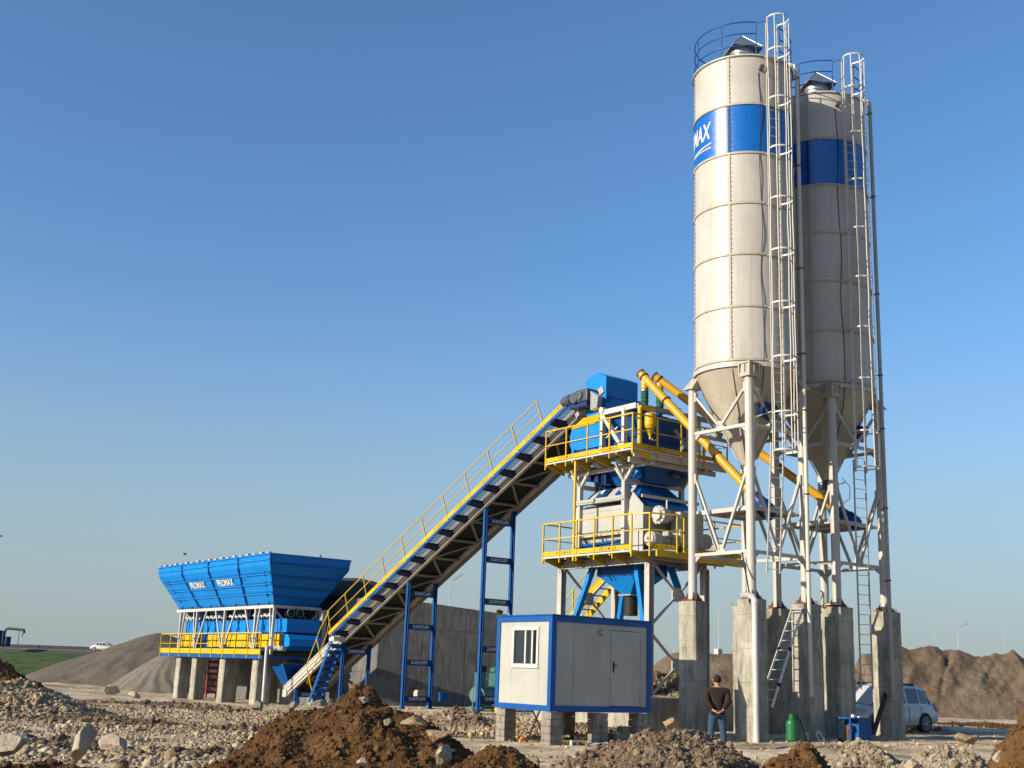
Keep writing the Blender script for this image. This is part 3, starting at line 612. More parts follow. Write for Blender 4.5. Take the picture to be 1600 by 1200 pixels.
# ================================================================== CEMENT SILOS
def silo(S, label, first):
    cx, cy = S; t = thing('cement_silo', label, 'cement silo', (cx, cy, ZP), 'cement silos')
    C2 = lambda r, a, z: V(cx+r*math.cos(R_(a)), cy+r*math.sin(R_(a)), z)
    Z = [11.18+i*1.703 for i in range(7)]
    r = 1.62
    m = MB()
    m.lathe([(r, Z[0]), (r, Z[4])], S, 96); m.lathe([(r, Z[5]), (r, Z[6])], S, 96); m.build('shell', 'cream', t)
    m = MB().lathe([(r, Z[4]), (r, Z[5])], S, 96); m.build('colour_band', 'band', t)
    for z in Z:
        m = MB().lathe([(r, z-.035), (r+.035, z-.035), (r+.035, z+.035), (r, z+.035)], S, 96, smooth=False)
        m.build('flange_ring', 'cone', t)
    seams = (-154, -94, -34, 26, 86, 146)
    for a in seams:
        for lo, hi, mt in ((Z[0], Z[4], 'cone'), (Z[4], Z[5], 'dblue'), (Z[5], Z[6], 'cone')):
            if mt == 'dblue' and a not in (-154, -94): continue
            m = MB(); p, q = C2(r+.012, a, lo+.04), C2(r+.012, a, hi-.04); m.beam(p, q, .07, .03, up=V(math.cos(R_(a)), math.sin(R_(a)), 0))
            zz = lo+.1
            while zz < hi-.05:
                m.tube(C2(r+.02, a+1.6, zz), C2(r+.045, a+1.6, zz), .014, n=5); zz += .16
            m.build('seam_strip', mt, t)
    m = MB().lathe([(r+.06, 21.38), (r+.06, 21.43), (r, 21.45), (.5, 21.62), (0, 21.63)], S, 64); m.build('roof', 'cream', t)
    m = MB().lathe([(r, 11.18), (r, 10.98), (r-.03, 10.93), (.30, 8.45), (.17, 8.18)], S, 96); m.build('cone', 'cone', t)
    m = MB().lathe([(r, 10.96), (r+.05, 10.96), (r+.05, 11.10), (r, 11.10)], S, 96, smooth=False); m.build('skirt_ring', 'cream', t)
    for a in (-154, -64, 26, 116):
        p, q = C2(1.59, a, 10.9), C2(.30, a, 8.35); m = MB().beam(p, q, .05, .03); m.build('cone_seam', 'cone', t)
    m = MB().tube((cx, cy, 8.20), (cx, cy, 7.72), .17).tube((cx, cy, 7.9), (cx, cy, 7.86), .24).tube((cx, cy, 7.74), (cx, cy, 7.70), .24)
    m.tube((cx-.15, cy-.1, 7.8), (cx-.42, cy-.28, 7.82), .06); m.build('outlet_valve', 'motor', t)
    # legs, beams, braces
    for sx in (-1, 1):
        for sy in (-1, 1):
            x, y = cx+sx*LEG, cy+sy*LEG
            m = MB().tube((x, y, ZP+.03), (x, y, 10.6), .137, n=20); lg = m.build('leg', 'cream', t)
            m = MB().box(x-.2, x+.2, y-.2, y+.2, ZP+.036, ZP+.06)
            for a in (45, 135, 225, 315):
                dx, dy = math.cos(R_(a)), math.sin(R_(a)); m.prism([V(x+dx*.13, y+dy*.13, ZP+.06), V(x+dx*.26, y+dy*.26, ZP+.06), V(x+dx*.13, y+dy*.13, ZP+.30)], V(-dy*.014, dx*.014, 0))
            m.build('base_plate', 'rust', lg)
            m = MB(); k = .21
            if (sx, sy) in ((-1, 1), (1, -1), (1, 1)):
                ox, oy = -sx*.17, -sy*.17
                m.hull([V(x-.2, y-.2, 10.62), V(x+.2, y-.2, 10.62), V(x+.2, y+.2, 10.62), V(x-.2, y+.2, 10.62)], [V(x-.13+ox, y-.13+oy, 11.05), V(x+.13+ox, y-.13+oy, 11.05), V(x+.13+ox, y+.13+oy, 11.05), V(x-.13+ox, y+.13+oy, 11.05)])
                m.box(x-.21, x+.21, y-.21, y+.21, 10.585, 10.617)
            else:
                # head box bracketed to the shell
                m.box(x-k, x+k, y-k, y+k, 10.60, 10.66); m.box(x-k, x+k, y-k, y+k, 11.0, 11.05)
                for ex, ey in ((-1, 0), (1, 0), (0, -1), (0, 1)):
                    m.prism([V(x+ex*(k-.02)-ey*k, y+ey*(k-.02)-ex*k, 10.66), V(x+ex*(k-.02)+ey*k, y+ey*(k-.02)+ex*k, 10.66), V(x+ex*(k-.02)+ey*k, y+ey*(k-.02)+ex*k, 10.72), V(x+ex*(k-.02)-ey*k, y+ey*(k-.02)-ex*k, 10.72)], V(ex*.02, ey*.02, 0))
                    m.box(x+ex*k-.012, x+ex*k+.012, y+ey*k-.012, y+ey*k+.012, 10.66, 11.0)
                for ex in (-1, 1):
                    for ey in (-1, 1): m.box(x+ex*k-.02, x+ex*k+.02, y+ey*k-.02, y+ey*k+.02, 10.66, 11.0)
                m.box(x-k+.04, x+k-.04, y-k+.04, y+k-.04, 10.66, 11.0)
            m.build('leg_head', 'cone', lg)
    cor = [(-LEG, -LEG), (LEG, -LEG), (LEG, LEG), (-LEG, LEG)]
    for i in range(4):
        a, b = cor[i], cor[(i+1) % 4]; A = V(cx+a[0], cy+a[1], 0); B = V(cx+b[0], cy+b[1], 0); u = (B-A).normalized(); A2 = A+u*.13; B2 = B-u*.13; M2 = (A+B)/2
        for z in (5.35, 9.15):
            m = MB().beam(A2+V(0, 0, z), B2+V(0, 0, z), .08, .10)
            for e, s_ in ((A2, 1), (B2, -1)): m.prism([e+V(0, 0, z+.06), e+V(0, 0, z-.22), e+u*s_*.22+V(0, 0, z-.05)], u.cross(V(0, 0, 1))*.012)
            m.build('tie_beam', 'cream', t)
            zt = 7.75 if z < 6 else 10.35
            for e, s_ in ((A2, -1), (B2, 1)):
                m = MB().beam(e+V(0, 0, zt), M2+u*s_*.06+V(0, 0, z+.13), .075, .075, up=u.cross(V(0, 0, 1)))
                m.box(e.x-.06, e.x+.06, e.y-.06, e.y+.06, zt-.18, zt+.12); m.build('brace', 'cream', t)
            m = MB().prism([M2-u*.16+V(0, 0, z+.05), M2+u*.16+V(0, 0, z+.05), M2+u*.10+V(0, 0, z+.26), M2-u*.10+V(0, 0, z+.26)], u.cross(V(0, 0, 1))*.014); m.build('gusset', 'cream', t)
    # service platform round the valve
    m = MB().box(cx-1.0, cx+1.0, cy-1.0, cy+1.0, 6.70, 6.74)
    for e in (-1, 1): m.box(cx-1.18, cx+1.18, cy+e*1.0-.04, cy+e*1.0+.04, 6.62, 6.70); m.box(cx+e*1.0-.04, cx+e*1.0+.04, cy-1.0, cy+1.0, 6.60, 6.70)
    m.box(cx-.04, cx+.04, cy-1.0, cy+1.0, 6.62, 6.70); m.build('service_platform', 'cream', t)
    # ladder with cage
    AZ = -105.5; out = V(math.cos(R_(AZ)), math.sin(R_(AZ)), 0); tan = V(-out.y, out.x, 0); base = V(cx, cy, 0)+out*(r+.16)
    zl0 = 4.72 if first else 1.55; ztop = 22.55
    m = MB()
    for s_ in (-1, 1): m.beam(base+tan*s_*.21+V(0, 0, 8.2), base+tan*s_*.21+V(0, 0, ztop), .05, .03, up=out)
    z = 8.35
    while z < 21.6: m.tube(base-tan*.2+V(0, 0, z), base+tan*.2+V(0, 0, z), .011, n=6); z += .3
    for z in Z+[9.6]:
        for s_ in (-1, 1): m.beam(base+tan*s_*.2+V(0, 0, z-.05), base+tan*s_*.2-out*(.18 if z > 11 else .9)+V(0, 0, z-.05), .03, .02)
    lad = m.build('ladder', 'white', t)
    m = MB(); b2 = base-tan*(.03)-out*.05
    off = tan*(.22 if first else .0)
    for s_ in (-1, 1): m.beam(b2+tan*s_*.215+V(0, 0, 8.6), b2-off+tan*s_*.215+V(0, 0, zl0), .045, .028, up=out)
    z = zl0+.12
    while z < 8.5:
        k = (8.6-z)/(8.6-zl0); c0 = b2-off*k; m.tube(c0-tan*.2+V(0, 0, z), c0+tan*.2+V(0, 0, z), .011, n=6); z += .3
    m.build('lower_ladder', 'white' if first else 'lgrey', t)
    hoops = [ztop-.02, 21.35]+[21.35-1.70*i for i in range(1, 8)]+[8.3]
    for z in hoops:
        m = MB(); pts = []
        for i in range(17):
            a = -100+200*i/16; d = out*(.36*math.cos(R_(a))+.32)+tan*(.36*math.sin(R_(a))); pts.append(base+d+V(0, 0, z))
        pts = [base-tan*.21+V(0, 0, z)]+pts+[base+tan*.21+V(0, 0, z)]
        for p, q in zip(pts[:-1], pts[1:]): m.beam(p, q, .012, .05)
        m.build('cage_hoop', 'white', t)
    for a in (-95, -48, 0, 48, 95):
        pts = []; d = out*(.36*math.cos(R_(a))+.32)+tan*(.36*math.sin(R_(a)))
        for z in np.linspace(8.3, ztop, 19): pts.append(base+d+tan*((random.random()-.5)*.035)+V(0, 0, z))
        m = MB()
        for p, q in zip(pts[:-1], pts[1:]): m.beam(p, q, .010, .04, up=out)
        m.build('cage_bar', 'white', t)
    # roof railing
    m = MB()
    for z in (21.78, 22.2, 22.62):
        pts = [C2(r-.02, AZ+16+(328)*i/72, z) for i in range(73)]; m.path(pts, .021, 6)
    for s_, a in ((1, 16), (-1, -16)):
        e = C2(r-.02, AZ+a, 22.6); m.tube(e, base+tan*s_*.3+out*.05+V(0, 0, ztop), .02, n=6)
    for i in range(9):
        a = AZ+16+328*i/8; m.tube(C2(r-.02, a, 21.4), C2(r-.02, a, 22.62), .02, n=6)
    m.build('roof_railing', 'fblue', t)
    # dust filter with folded hat
    m = MB().tube((cx, cy, 21.5), (cx, cy, 22.5), .42, n=28).lathe([(.425, 21.95), (.44, 21.96), (.44, 22.0), (.425, 22.01)], S, 28); f = m.build('dust_filter', 'steel', t)
    m = MB(); k = .52; a0 = R_(20)
    cs = [V(cx+k*1.42*math.cos(a0+math.pi/2*i), cy+k*1.42*math.sin(a0+math.pi/2*i), 22.42) for i in range(4)]; ap = V(cx, cy, 23.02)
    for i in range(4):
        p, q = cs[i], cs[(i+1) % 4]; m.prism([p, q, ap], V(0, 0, .025)); m.beam(p, q, .03, .06); m.beam(p, ap, .035, .05)
    for i in range(4): m.tube((cs[i]*.55+V(cx, cy, 22.4)*.45)+V(0, 0, -.1), cs[i]*.55+V(cx, cy, 22.6)*.45, .015, n=6)
    m.build('hat', 'steel', f)
    # fill pipe
    ap = -66; P0 = C2(r+.22, ap, 0); m = MB(); pts = [V(P0.x, P0.y, 1.25), V(P0.x, P0.y, 21.3)]
    up = []
    for i in range(9): a = R_(90*i/8); up.append(V(P0.x, P0.y, 21.3)+V(-math.cos(R_(ap)), -math.sin(R_(ap)), 0)*(.28*(1-math.cos(a)))+V(0, 0, .28*math.sin(a)))
    end = up[-1]; inn = V(-math.cos(R_(ap)), -math.sin(R_(ap)), 0)
    up += [end+inn*.3, end+inn*.45+V(0, 0, -.07), end+inn*.5+V(0, 0, -.2)]
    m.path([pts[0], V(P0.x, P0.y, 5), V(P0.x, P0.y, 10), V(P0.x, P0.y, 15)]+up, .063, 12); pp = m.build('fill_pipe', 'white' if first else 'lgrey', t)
    m = MB().tube((P0.x, P0.y, 1.24), (P0.x, P0.y, 1.29), .11, n=14); m.build('hose_coupling', 'lgrey', pp)
    for z in (4.9, 7.2, 9.8, 11.6, 14.4, 17.9, 21.0):
        m = MB().tube((P0.x, P0.y, z-.02), (P0.x, P0.y, z+.02), .085, n=12); q = C2(r+.02, ap, z) if z > 11 else V(cx+LEG, cy-LEG, z); m.beam((P0.x, P0.y, z), q, .03, .03)
        m.build('pipe_clamp', 'rust', pp)
    # blue inspection hatch, level probes, cable
    hz = 9.72; rc = .26+(hz-8.25)/(10.93-8.25)*1.33; hp = C2(rc+.12, -104 if first else -62, hz); ho = C2(1, -104 if first else -62, 0)-V(cx, cy, 0); ho.z = -.45; ho.normalize()
    m = MB().cyl(hp, ho, .24, .30, 18).cyl(hp+ho*.16, ho, .28, .04, 18); m.build('inspection_hatch', 'dblue', t)
    for z, a in ((20.9, -118),) + (((9.3, -92),) if first else ()):
        rr_ = r if z > 11 else .26+(z-8.25)/2.68*1.33; p = C2(rr_, a, z); m = MB().tube(p, C2(rr_+.16, a, z), .05, n=10); m.cyl(C2(rr_+.2, a, z), C2(1, a, 0)-V(cx, cy, 0), .075, .10, 12); m.build('level_probe', 'motor' if z > 11 else 'white', t)
    pts = [C2(r+.02+.015*math.sin(z*3), -119+1.2*math.sin(z*1.7), z) for z in np.linspace(11, 20.8, 40)]+[]
    low = [C2(.26+(z-8.25)/2.68*1.33+.03, -119+2*math.sin(z*2), z) for z in np.linspace(8.4, 10.8, 12)]
    m = MB().path(low+pts, .012, 5); m.build('signal_cable', 'black', t)
    if not first:
        m = MB().path([C2(.55, -170+30*i, 8.05-.1*math.sin(i)) for i in range(6)], .012, 5); m.path([C2(.5, -30, 8.3), C2(.75, -34, 8.0), C2(.72, -36, 7.6), C2(.5, -40, 7.45)], .012, 5); m.build('air_hose', 'black', t)
    # lettering on the band
    if first or True:
        vs, fs = text_mb('PROMAX', .80, .006, .016)
        vs = [Vector((v.x*.62+v.y*.12, v.y, v.z)) for v in vs]; xm = max(v.x for v in vs)
        def wrap(v, zc, a_end): a = R_(a_end)+(v.x-xm)/(r+.012); rr_ = r+.012+v.z; return V(cx+rr_*math.cos(a), cy+rr_*math.sin(a), zc+v.y)
        m = MB().add([wrap(v, 18.98, -176.5) for v in vs], fs); m.build('lettering', 'letter', t)
        m = MB()
        for i in range(40):
            pa = [-176.5-75*(j/40) for j in (i, i+1)]; zc = [18.52-.10*math.sin(math.pi*(j/40)*.9) for j in (i, i+1)]; h0 = [.05*(1-.5*abs(j/40-.3)) for j in (i, i+1)]
            A_ = [C2(r+.014, pa[0], zc[0]), C2(r+.014, pa[1], zc[1]), C2(r+.014, pa[1], zc[1]+h0[1]), C2(r+.014, pa[0], zc[0]+h0[0])]; m.add(A_, [(0, 1, 2, 3)])
        m.build('swoosh', 'letter', t)
        m = MB().box(0, 0, 0, 0, 0, 0); m = MB()
        for i in range(17):
            a = -177-2.2*i; m.add([C2(r+.013, a, 18.36), C2(r+.013, a-1.4, 18.36), C2(r+.013, a-1.4, 18.42), C2(r+.013, a, 18.42)], [(0, 1, 2, 3)])
        m.build('small_print', 'letter', t)
    return t
silo(S1, 'sunlit cream cement silo with white lettering on its bright blue band', True)
silo(S2, 'shaded cream cement silo with dark blue band, behind the sunlit one', False)

# ================================================================== SCREW CONVEYORS
def screw(label, A, B, extra):
    A, B = Vector(A), Vector(B); u = (B-A).normalized(); t = thing('screw_conveyor', label, 'screw conveyor', A, 'yellow cement screw conveyors')
    MB().tube(A-u*.35, B+u*.12, .14, n=24).build('tube', 'amber', t)
    L = (B-A).length
    for k in (.02, .27, .5, .76, .985):
        p = A+u*L*k; MB().tube(p-u*.025, p+u*.025, .175, n=20).build('flange', 'rust', t)
    MB().tube(B+u*.10, B+u*.15, .165, n=20).build('end_cap', 'rust', t)
    # outlet down with dark sock
    m = MB().tube(B-u*.12, B-u*.12+V(0, 0, -.42), .125, n=20); m.build('outlet', 'amber', t)
    o = B-u*.12; m = MB()
    prof = []
    for i in range(14): prof.append((.13+.012*math.sin(i*2.3), o.z-.40-extra*i/13))
    m.lathe(prof, (o.x, o.y), 20); so_ = m.build('fabric_sleeve', 'sock', t)
    m = MB().tube((o.x, o.y, o.z-.43), (o.x, o.y, o.z-.47), .14, n=20).tube((o.x, o.y, o.z-.36-extra), (o.x, o.y, o.z-.42-extra), .145, n=20); m.build('clamp_band', 'steel', so_)
    # inlet under the silo
    MB().tube(A+u*.05, A+u*.05+V(0, 0, .42), .14, n=18).build('inlet', 'amber', t)
    # lifting eyes
    m = MB()
    for k in (.3, .62): p = A+u*L*k+V(0, 0, .15); m.path([p+V(.05*math.cos(a), 0, .05+.05*math.sin(a)) for a in np.linspace(0, 2*math.pi, 9)], .01, 5)
    m.build('lifting_eye', 'rust', t)
    # gear motor wrapped in blue sheeting
    g = A-u*.38; mo = MB().cyl(g-u*.15, u, .20, .30, 16).cyl(g-u*.42, u, .17, .3, 16).build('gear_motor', 'dblue', t)
    bv, bf = ICO3; vs = []
    s_ = V(-u.y, u.x, 0).normalized(); w_ = u.cross(s_)
    for x in bv:
        n = 1+.22*mnoise.noise(Vector(x)*2.3+A); vs.append(g-u*.52+(u*x[0]*.38+s_*x[1]*.24+w_*x[2]*.27+V(0, 0, -.03))*n)
    MB().add(vs, [tuple(f) for f in bf], True).build('plastic_cover', 'dblue', mo)
    return t
screw('lower yellow cement screw, running up from under the sunlit silo', (27.40, 24.90, 7.45), (26.62, 28.85, 11.62), .62)
screw('upper yellow cement screw, running from the shaded silo behind the sunlit one', (31.27, 24.92, 7.42), (27.86, 29.45, 11.86), .80)

# ================================================================== MIXING TOWER
FT = 1.06
pier('low concrete foundation block under the mixing tower, right of the cabin', 25.55, 29.35, 27.4, 33.0, -.3, FT, name='foundation_block', chamf=.02, plate=False, cat='foundation block')
tw = thing('mixing_tower', 'cream steel tower with two yellow-railed decks carrying the mixer between conveyor and silos', 'tower', (27.43, 30.2, FT))
XN, XR, YN, YL = 26.18, 28.67, 27.98, 32.40
D1, D2 = 5.55, 8.83
for x, y in ((XN, YN), (XR, YN), (XN, YL), (XR, YL)):
    m = MB().hbeam((x, y, FT+.03), (x, y, D1-.36), .22, .22, .02, up=(1, 0, 0)); m.box(x-.11, x+.11, y-.012, y+.012, D1-.5, D1-.36)
    for sx in (-1, 1): m.box(x+sx*.07-.004, x+sx*.07+.004, y-.1, y+.1, FT+.1, D1-.4)
    c = m.build('column', 'cream', tw)
    MB().box(x-.2, x+.2, y-.2, y+.2, FT+.002, FT+.03).build('base_plate', 'cream', c)
    for z in (3.3, 4.9): MB().box(x-.125, x+.125, y-.125, y+.125, z, z+.03).build('splice_plate', 'cream', c)
for y in (YN, YL):
    for zc, hz in ((4.28, 1.0), (2.05, .95)):
        xc = (XN+XR)/2
        for sx in (-1, 1):
            for sz in (-1, 1):
                m = MB().beam((xc+sx*.12, y, zc+sz*.1), (xc+sx*(XR-xc-.11), y, zc+sz*hz), .07, .07, up=(0, 1, 0)); m.build('brace', 'cream', tw)
        m = MB().prism([V(xc-.22, y-.006, zc+.12), V(xc-.22, y-.006, zc-.12), V(xc-.12, y-.006, zc-.22), V(xc+.12, y-.006, zc-.22), V(xc+.22, y-.006, zc-.12), V(xc+.22, y-.006, zc+.12), V(xc+.12, y-.006, zc+.22), V(xc-.12, y-.006, zc+.22)], V(0, .05, 0)); m.build('gusset', 'cream', tw)
for x in (XN, XR):
    MB().hbeam((x, YN-.1, D1-.22), (x, YL+.1, D1-.22), .18, .26, .02).build('deck_beam', 'cream', tw)
for y in (YN, (YN+YL)/2-1.05, (YN+YL)/2+1.05, YL):
    MB().hbeam((XN-.3, y, D1-.12), (XR+.9, y, D1-.12), .16, .16, .016).build('cross_beam', 'cream', tw)
DX0, DX1, DY0, DY1 = 25.33, 29.7, 27.9, 32.42
def deck(z, hole):
    m = MB(); hx0, hx1, hy0, hy1 = hole
    m.box(DX0, hx0, DY0, DY1, z-.03, z); m.box(hx1, DX1, DY0, DY1, z-.03, z); m.box(hx0, hx1, DY0, hy0, z-.03, z); m.box(hx0, hx1, hy1, DY1, z-.03, z)
    d = m.build('deck', 'lgrey', tw)
    m = MB(); e = .04
    for a, b in (((DX0, DY0), (DX1, DY0)), ((DX0, DY1), (DX1, DY1)), ((DX0, DY0), (DX0, DY1)), ((DX1, DY0), (DX1, DY1))): m.beam((a[0], a[1], z-.03), (b[0], b[1], z-.03), e, .05)
    m.build('deck_edge', 'white', d); return d
deck(D1, (26.6, 28.4, 29.0, 31.5)); deck(D2, (26.5, 28.4, 28.7, 31.8))
def toe(par, p, q, z, n=1, size=.15):
    p, q = V(*p, z), V(*q, z); u = (q-p).normalized(); o = MB().beam(p+V(0, 0, .10), q+V(0, 0, .10), .012, .15).build('toe_board', 'yellow', par)
    nrm = V(u.y, -u.x, 0); mid = (V(27.5, 30.2, 0)); 
    if nrm.dot((p+q)/2-mid) < 0: nrm = -nrm
    ax = u if u.cross(V(0, 0, 1)).dot(nrm) > 0 else -u
    for i in range(n):
        c = p+(q-p)*((i+.5)/n)+V(0, 0, .10)+nrm*.010
        m = MB(); s = 'P R O M A X'; put_text(m, s, size, c, ax, (0, 0, 1), .006, .004); m.build('stencil_lettering', 'dyellow', o)
POSTS = set()
def rail(par, pts, z, h=1.14, step=1.1, post=.045, drop=.22, skip=()):
    for i in range(len(pts)-1):
        if i in skip: continue
        p, q = V(*pts[i], z), V(*pts[i+1], z); L = (q-p).length; n = max(1, round(L/step))
        r_ = MB().beam(p+V(0, 0, h), q+V(0, 0, h), .045, .045).beam(p+V(0, 0, h*.54), q+V(0, 0, h*.54), .03, .03).build('handrail', 'yellow', par)
        for k in range(n+1):
            c = p+(q-p)*(k/n); key = (round(c.x, 1), round(c.y, 1), z)
            if key in POSTS: continue
            POSTS.add(key); MB().beam(c+V(0, 0, -drop), c+V(0, 0, h), post, post).build('rail_post', 'yellow', par)
def brk(par, y, z, s=1, x0=DX0, x1=XN-.1, mt='yellow'):
    MB().prism([V(x0, y-.03, z-.05), V(x0, y-.03, z-.12), V(x1, y-.03, z-.34), V(x1, y-.03, z-.05)], V(0, .06, 0)).build('deck_bracket', mt, par)
# lower deck rails with the bump-out around the gear motors
lowpts = [(DX0, DY1), (DX0, DY0), (25.45, 27.55), (26.30, 27.12), (27.3, 27.12), (DX1, 27.12)]
rail(tw, [(DX0, DY1), (DX0, DY0)], D1, step=.9)
rail(tw, [(DX0, DY0), (25.55, 27.3), (26.45, 27.0), (26.95, 27.2), (DX1, 27.2)], D1, step=1.5)
rail(tw, [(DX1, 27.2), (DX1, DY1), (DX0, DY1)], D1, step=1.3)
MB().box(25.6, DX1, 27.1, DY0, D1-.03, D1-.003).build('side_deck', 'lgrey', tw)
MB().box(25.6, 26.9, 27.02, 27.08, D1-.22, D1-.02).box(26.95, DX1, 27.12, 27.18, D1-.26, D1-.04).build('edge_channel', 'yellow', tw)
toe(tw, (DX0, DY1), (DX0, DY0), D1, 2); toe(tw, (25.62, 27.3), (26.45, 27.02), D1, 1, .15); toe(tw, (26.97, 27.2), (DX1, 27.2), D1, 2); toe(tw, (DX1, 27.2), (DX1, DY1), D1, 2)
rail(tw, [(DX0, DY1), (DX0, DY0), (DX1, DY0), (DX1, DY1), (DX0+2.2, DY1)], D2, step=1.08)
toe(tw, (DX0, DY1), (DX0, DY0), D2, 2); toe(tw, (DX0, DY0), (DX1, DY0), D2, 2); toe(tw, (DX1, DY0), (DX1, DY1), D2, 2)
for y in (27.95, 28.95, 30.0, 31.2, 32.35): brk(tw, y, D1)
for y in (27.95, 28.7, 29.9, 30.95, 31.9, 32.38): brk(tw, y, D2, x1=26.15)
for y in (28.35, 29.3, 30.45, 31.45, 32.1): MB().beam((25.95, y, D2-.17), (29.3, y, D2-.17), .30, .16).build('deck_joist', 'cream', tw)
for x in (26.35, 28.8): MB().beam((x, DY0+.1, D2-.33), (x, DY1-.1, D2-.33), .14, .14).build('deck_beam', 'cream', tw)
MB().box(DX0+.1, DX1, DY0+.03, DY0+.09, D2-.27, D2-.05).build('edge_channel', 'cream', tw)
MB().box(DX0+.1, DX1-.3, DY0+.25, DY0+.33, D2-.42, D2-.25).build('edge_channel', 'cream', tw)
UY = (29.25, 31.55)
for x in (26.22, 28.85):
    for y in UY:
        c = MB().beam((x, y, D1+.02), (x, y, 8.40), .15, .15).build('upper_column', 'cream', tw)
        for s_ in (-1, 1): MB().beam((x, y, 7.98), (x, y+s_*.5, 8.55), .10, .10).build('knee_brace', 'cream', c)
        for s_ in (-1, 1): MB().beam((x, y, 7.98), (x+s_*.42, y, 8.55), .08, .08).build('knee_brace', 'cream', c)
for y in UY: MB().beam((26.22, y, 8.02), (28.85, y, 8.02), .13, .14).build('tie_beam', 'cream', tw)
MB().beam((27.0, 28.9, 8.4), (27.0, 31.9, 8.4), .1, .1).build('tie_beam', 'yellow', tw)
# yellow hoist post at the deck corner
h = MB().tube((25.72, 28.0, D2), (25.72, 28.0, 10.22), .075, n=14).beam((25.72, 28.0, 10.24), (26.35, 28.0, 10.24), .12, .12).box(25.62, 25.82, 27.9, 28.1, D2, D2+.03).build('hoist_post', 'yellow', tw)
MB().tube((25.36, DY1-1.62, D1-.2), (25.36, DY1-1.62, D2-.1), .05, n=10).build('cable_duct', 'yellow', tw)
# splayed blue struts carrying the mixer
for x, y in ((XN, YN), (XR, YN), (XN, YL), (XR, YL)):
    tx = 27.43+(x-27.43)*.62; ty = 30.2+(y-30.2)*.50
    MB().beam((tx, ty, D1-.28), (27.43+(x-27.43)*.93, 30.2+(y-30.2)*.93, 2.6), .17, .17, up=(1, 0, 0)).build('strut', 'blue', tw)
# underslung discharge hopper
dh = MB().box(26.75, 28.15, 29.2, 31.2, 4.95, 5.42).build('discharge_hopper', 'fblue', tw)
MB().hull([V(27.22, 30.0, 4.36), V(27.64, 30.0, 4.36), V(27.64, 30.42, 4.36), V(27.22, 30.42, 4.36)], [V(26.78, 29.25, 4.95), V(28.1, 29.25, 4.95), V(28.1, 31.15, 4.95), V(26.78, 31.15, 4.95)]).build('funnel', 'blue', dh)
MB().box(27.12, 27.74, 29.9, 30.52, 4.30, 4.36).build('flange', 'steel', dh)
for dx in (.0, .25): MB().beam((26.95+dx, 29.5, 4.95), (27.2+dx*.5, 30., 4.5), .04, .05).build('rib', 'fblue', dh)
MB().lathe([(.235, 4.30), (.235, 3.66), (.225, 3.66), (.225, 4.30)], (27.43, 30.21), 24).build('rubber_spout', 'black', dh)
# stair down from the lower deck
st = thing('access_stair', 'yellow steel stair descending behind the cabin from the lower tower deck', 'stair', (28.9, 39.3, .1))
p0, p1 = V(28.55, 32.45, D1-.05), V(28.55, 39.3, .15); w_ = V(.72, 0, 0)
for o in (V(0, 0, 0), w_): MB().beam(p0+o, p1+o, .05, .24, up=(0, 1, .5)).build('stringer', 'yellow', st)
n = 22
for i in range(1, n):
    c = p0+(p1-p0)*(i/n); MB().box(c.x+.03, c.x+.69, c.y-.11, c.y+.11, c.z-.015, c.z+.015).build('tread', 'motor', st)
for o in (V(0, 0, 0), w_):
    a, b = p0+o+V(0, 0, 1.0), p1+o+V(0, -.2, 1.0)
    MB().tube(a, b, .022, n=8).tube(a-V(0, 0, .45), b-V(0, 0, .45), .018, n=8).build('handrail', 'yellow', st)
    for k in (0, .33, .66, 1): c = a+(b-a)*k; MB().beam(c-V(0, 0, 1.0), c, .045, .045).build('rail_post', 'yellow', st)

# ================================================================== TWIN-SHAFT MIXER
mx = thing('concrete_mixer', 'cream twin-shaft mixer with blue hood on the lower yellow-railed deck', 'mixer', (27.45, 30.2, D1+.1))
prof = [(26.62, 7.36), (26.42, 7.25), (26.33, 7.0), (26.30, 6.7), (26.36, 6.35), (26.55, 6.05), (26.85, 5.88), (27.15, 5.92), (27.45, 6.15), (27.75, 5.92), (28.05, 5.88), (28.35, 6.05), (28.55, 6.35), (28.6, 6.8), (28.55, 7.25), (28.35, 7.36)]
MB().prism([V(x, 28.85, z) for x, z in prof], V(0, 2.85, 0)).build('drum', 'white', mx, bevel=.02)
# side panel with rounded corner and bolt rows
pn = [V(26.27, 29.35, 6.25), V(26.27, 29.35, 7.22)]+[V(26.27, 31.35-.0+.38*math.sin(R_(a)), 6.84+.38*math.cos(R_(a))) for a in range(0, 91, 15)]+[V(26.27, 31.73, 6.25)]
MB().prism(pn, V(.05, 0, 0)).build('side_panel', 'panel', mx)
m = MB()
for y in np.arange(29.5, 31.6, .16):
    for z in (6.42, 7.08): m.tube((26.275, y, z), (26.25, y, z), .016, n=6)
m.build('bolt_row', 'lgrey', mx)
MB().tube((26.2, 29.25, 7.47), (26.2, 31.75, 7.47), .075, n=12).box(26.1, 26.32, 29.2, 31.8, 7.36, 7.40).build('frame_beam', 'panel', mx)
MB().box(26.24, 26.42, 29.16, 29.34, D1+.02, 7.75).box(26.24, 26.42, 31.7, 31.82, D1+.02, 7.5).build('frame_post', 'cream', mx)
MB().box(26.15, 28.75, 28.3, 28.36, 7.36, 7.46).build('end_beam', 'cream', mx)
MB().prism([V(26.32, 28.45, 5.6), V(26.32, 29.12, 5.6), V(26.32, 29.12, 7.32), V(26.32, 28.95, 7.62), V(26.32, 28.45, 7.15)], V(.05, 0, 0)).build('gear_guard', 'panel', mx)
MB().prism([V(26.4, 28.50, 6.1), V(28.6, 28.50, 6.1), V(28.6, 28.50, 7.12), V(26.4, 28.50, 7.12)], V(0, .34, 0)).build('end_plate', 'lgrey', mx)
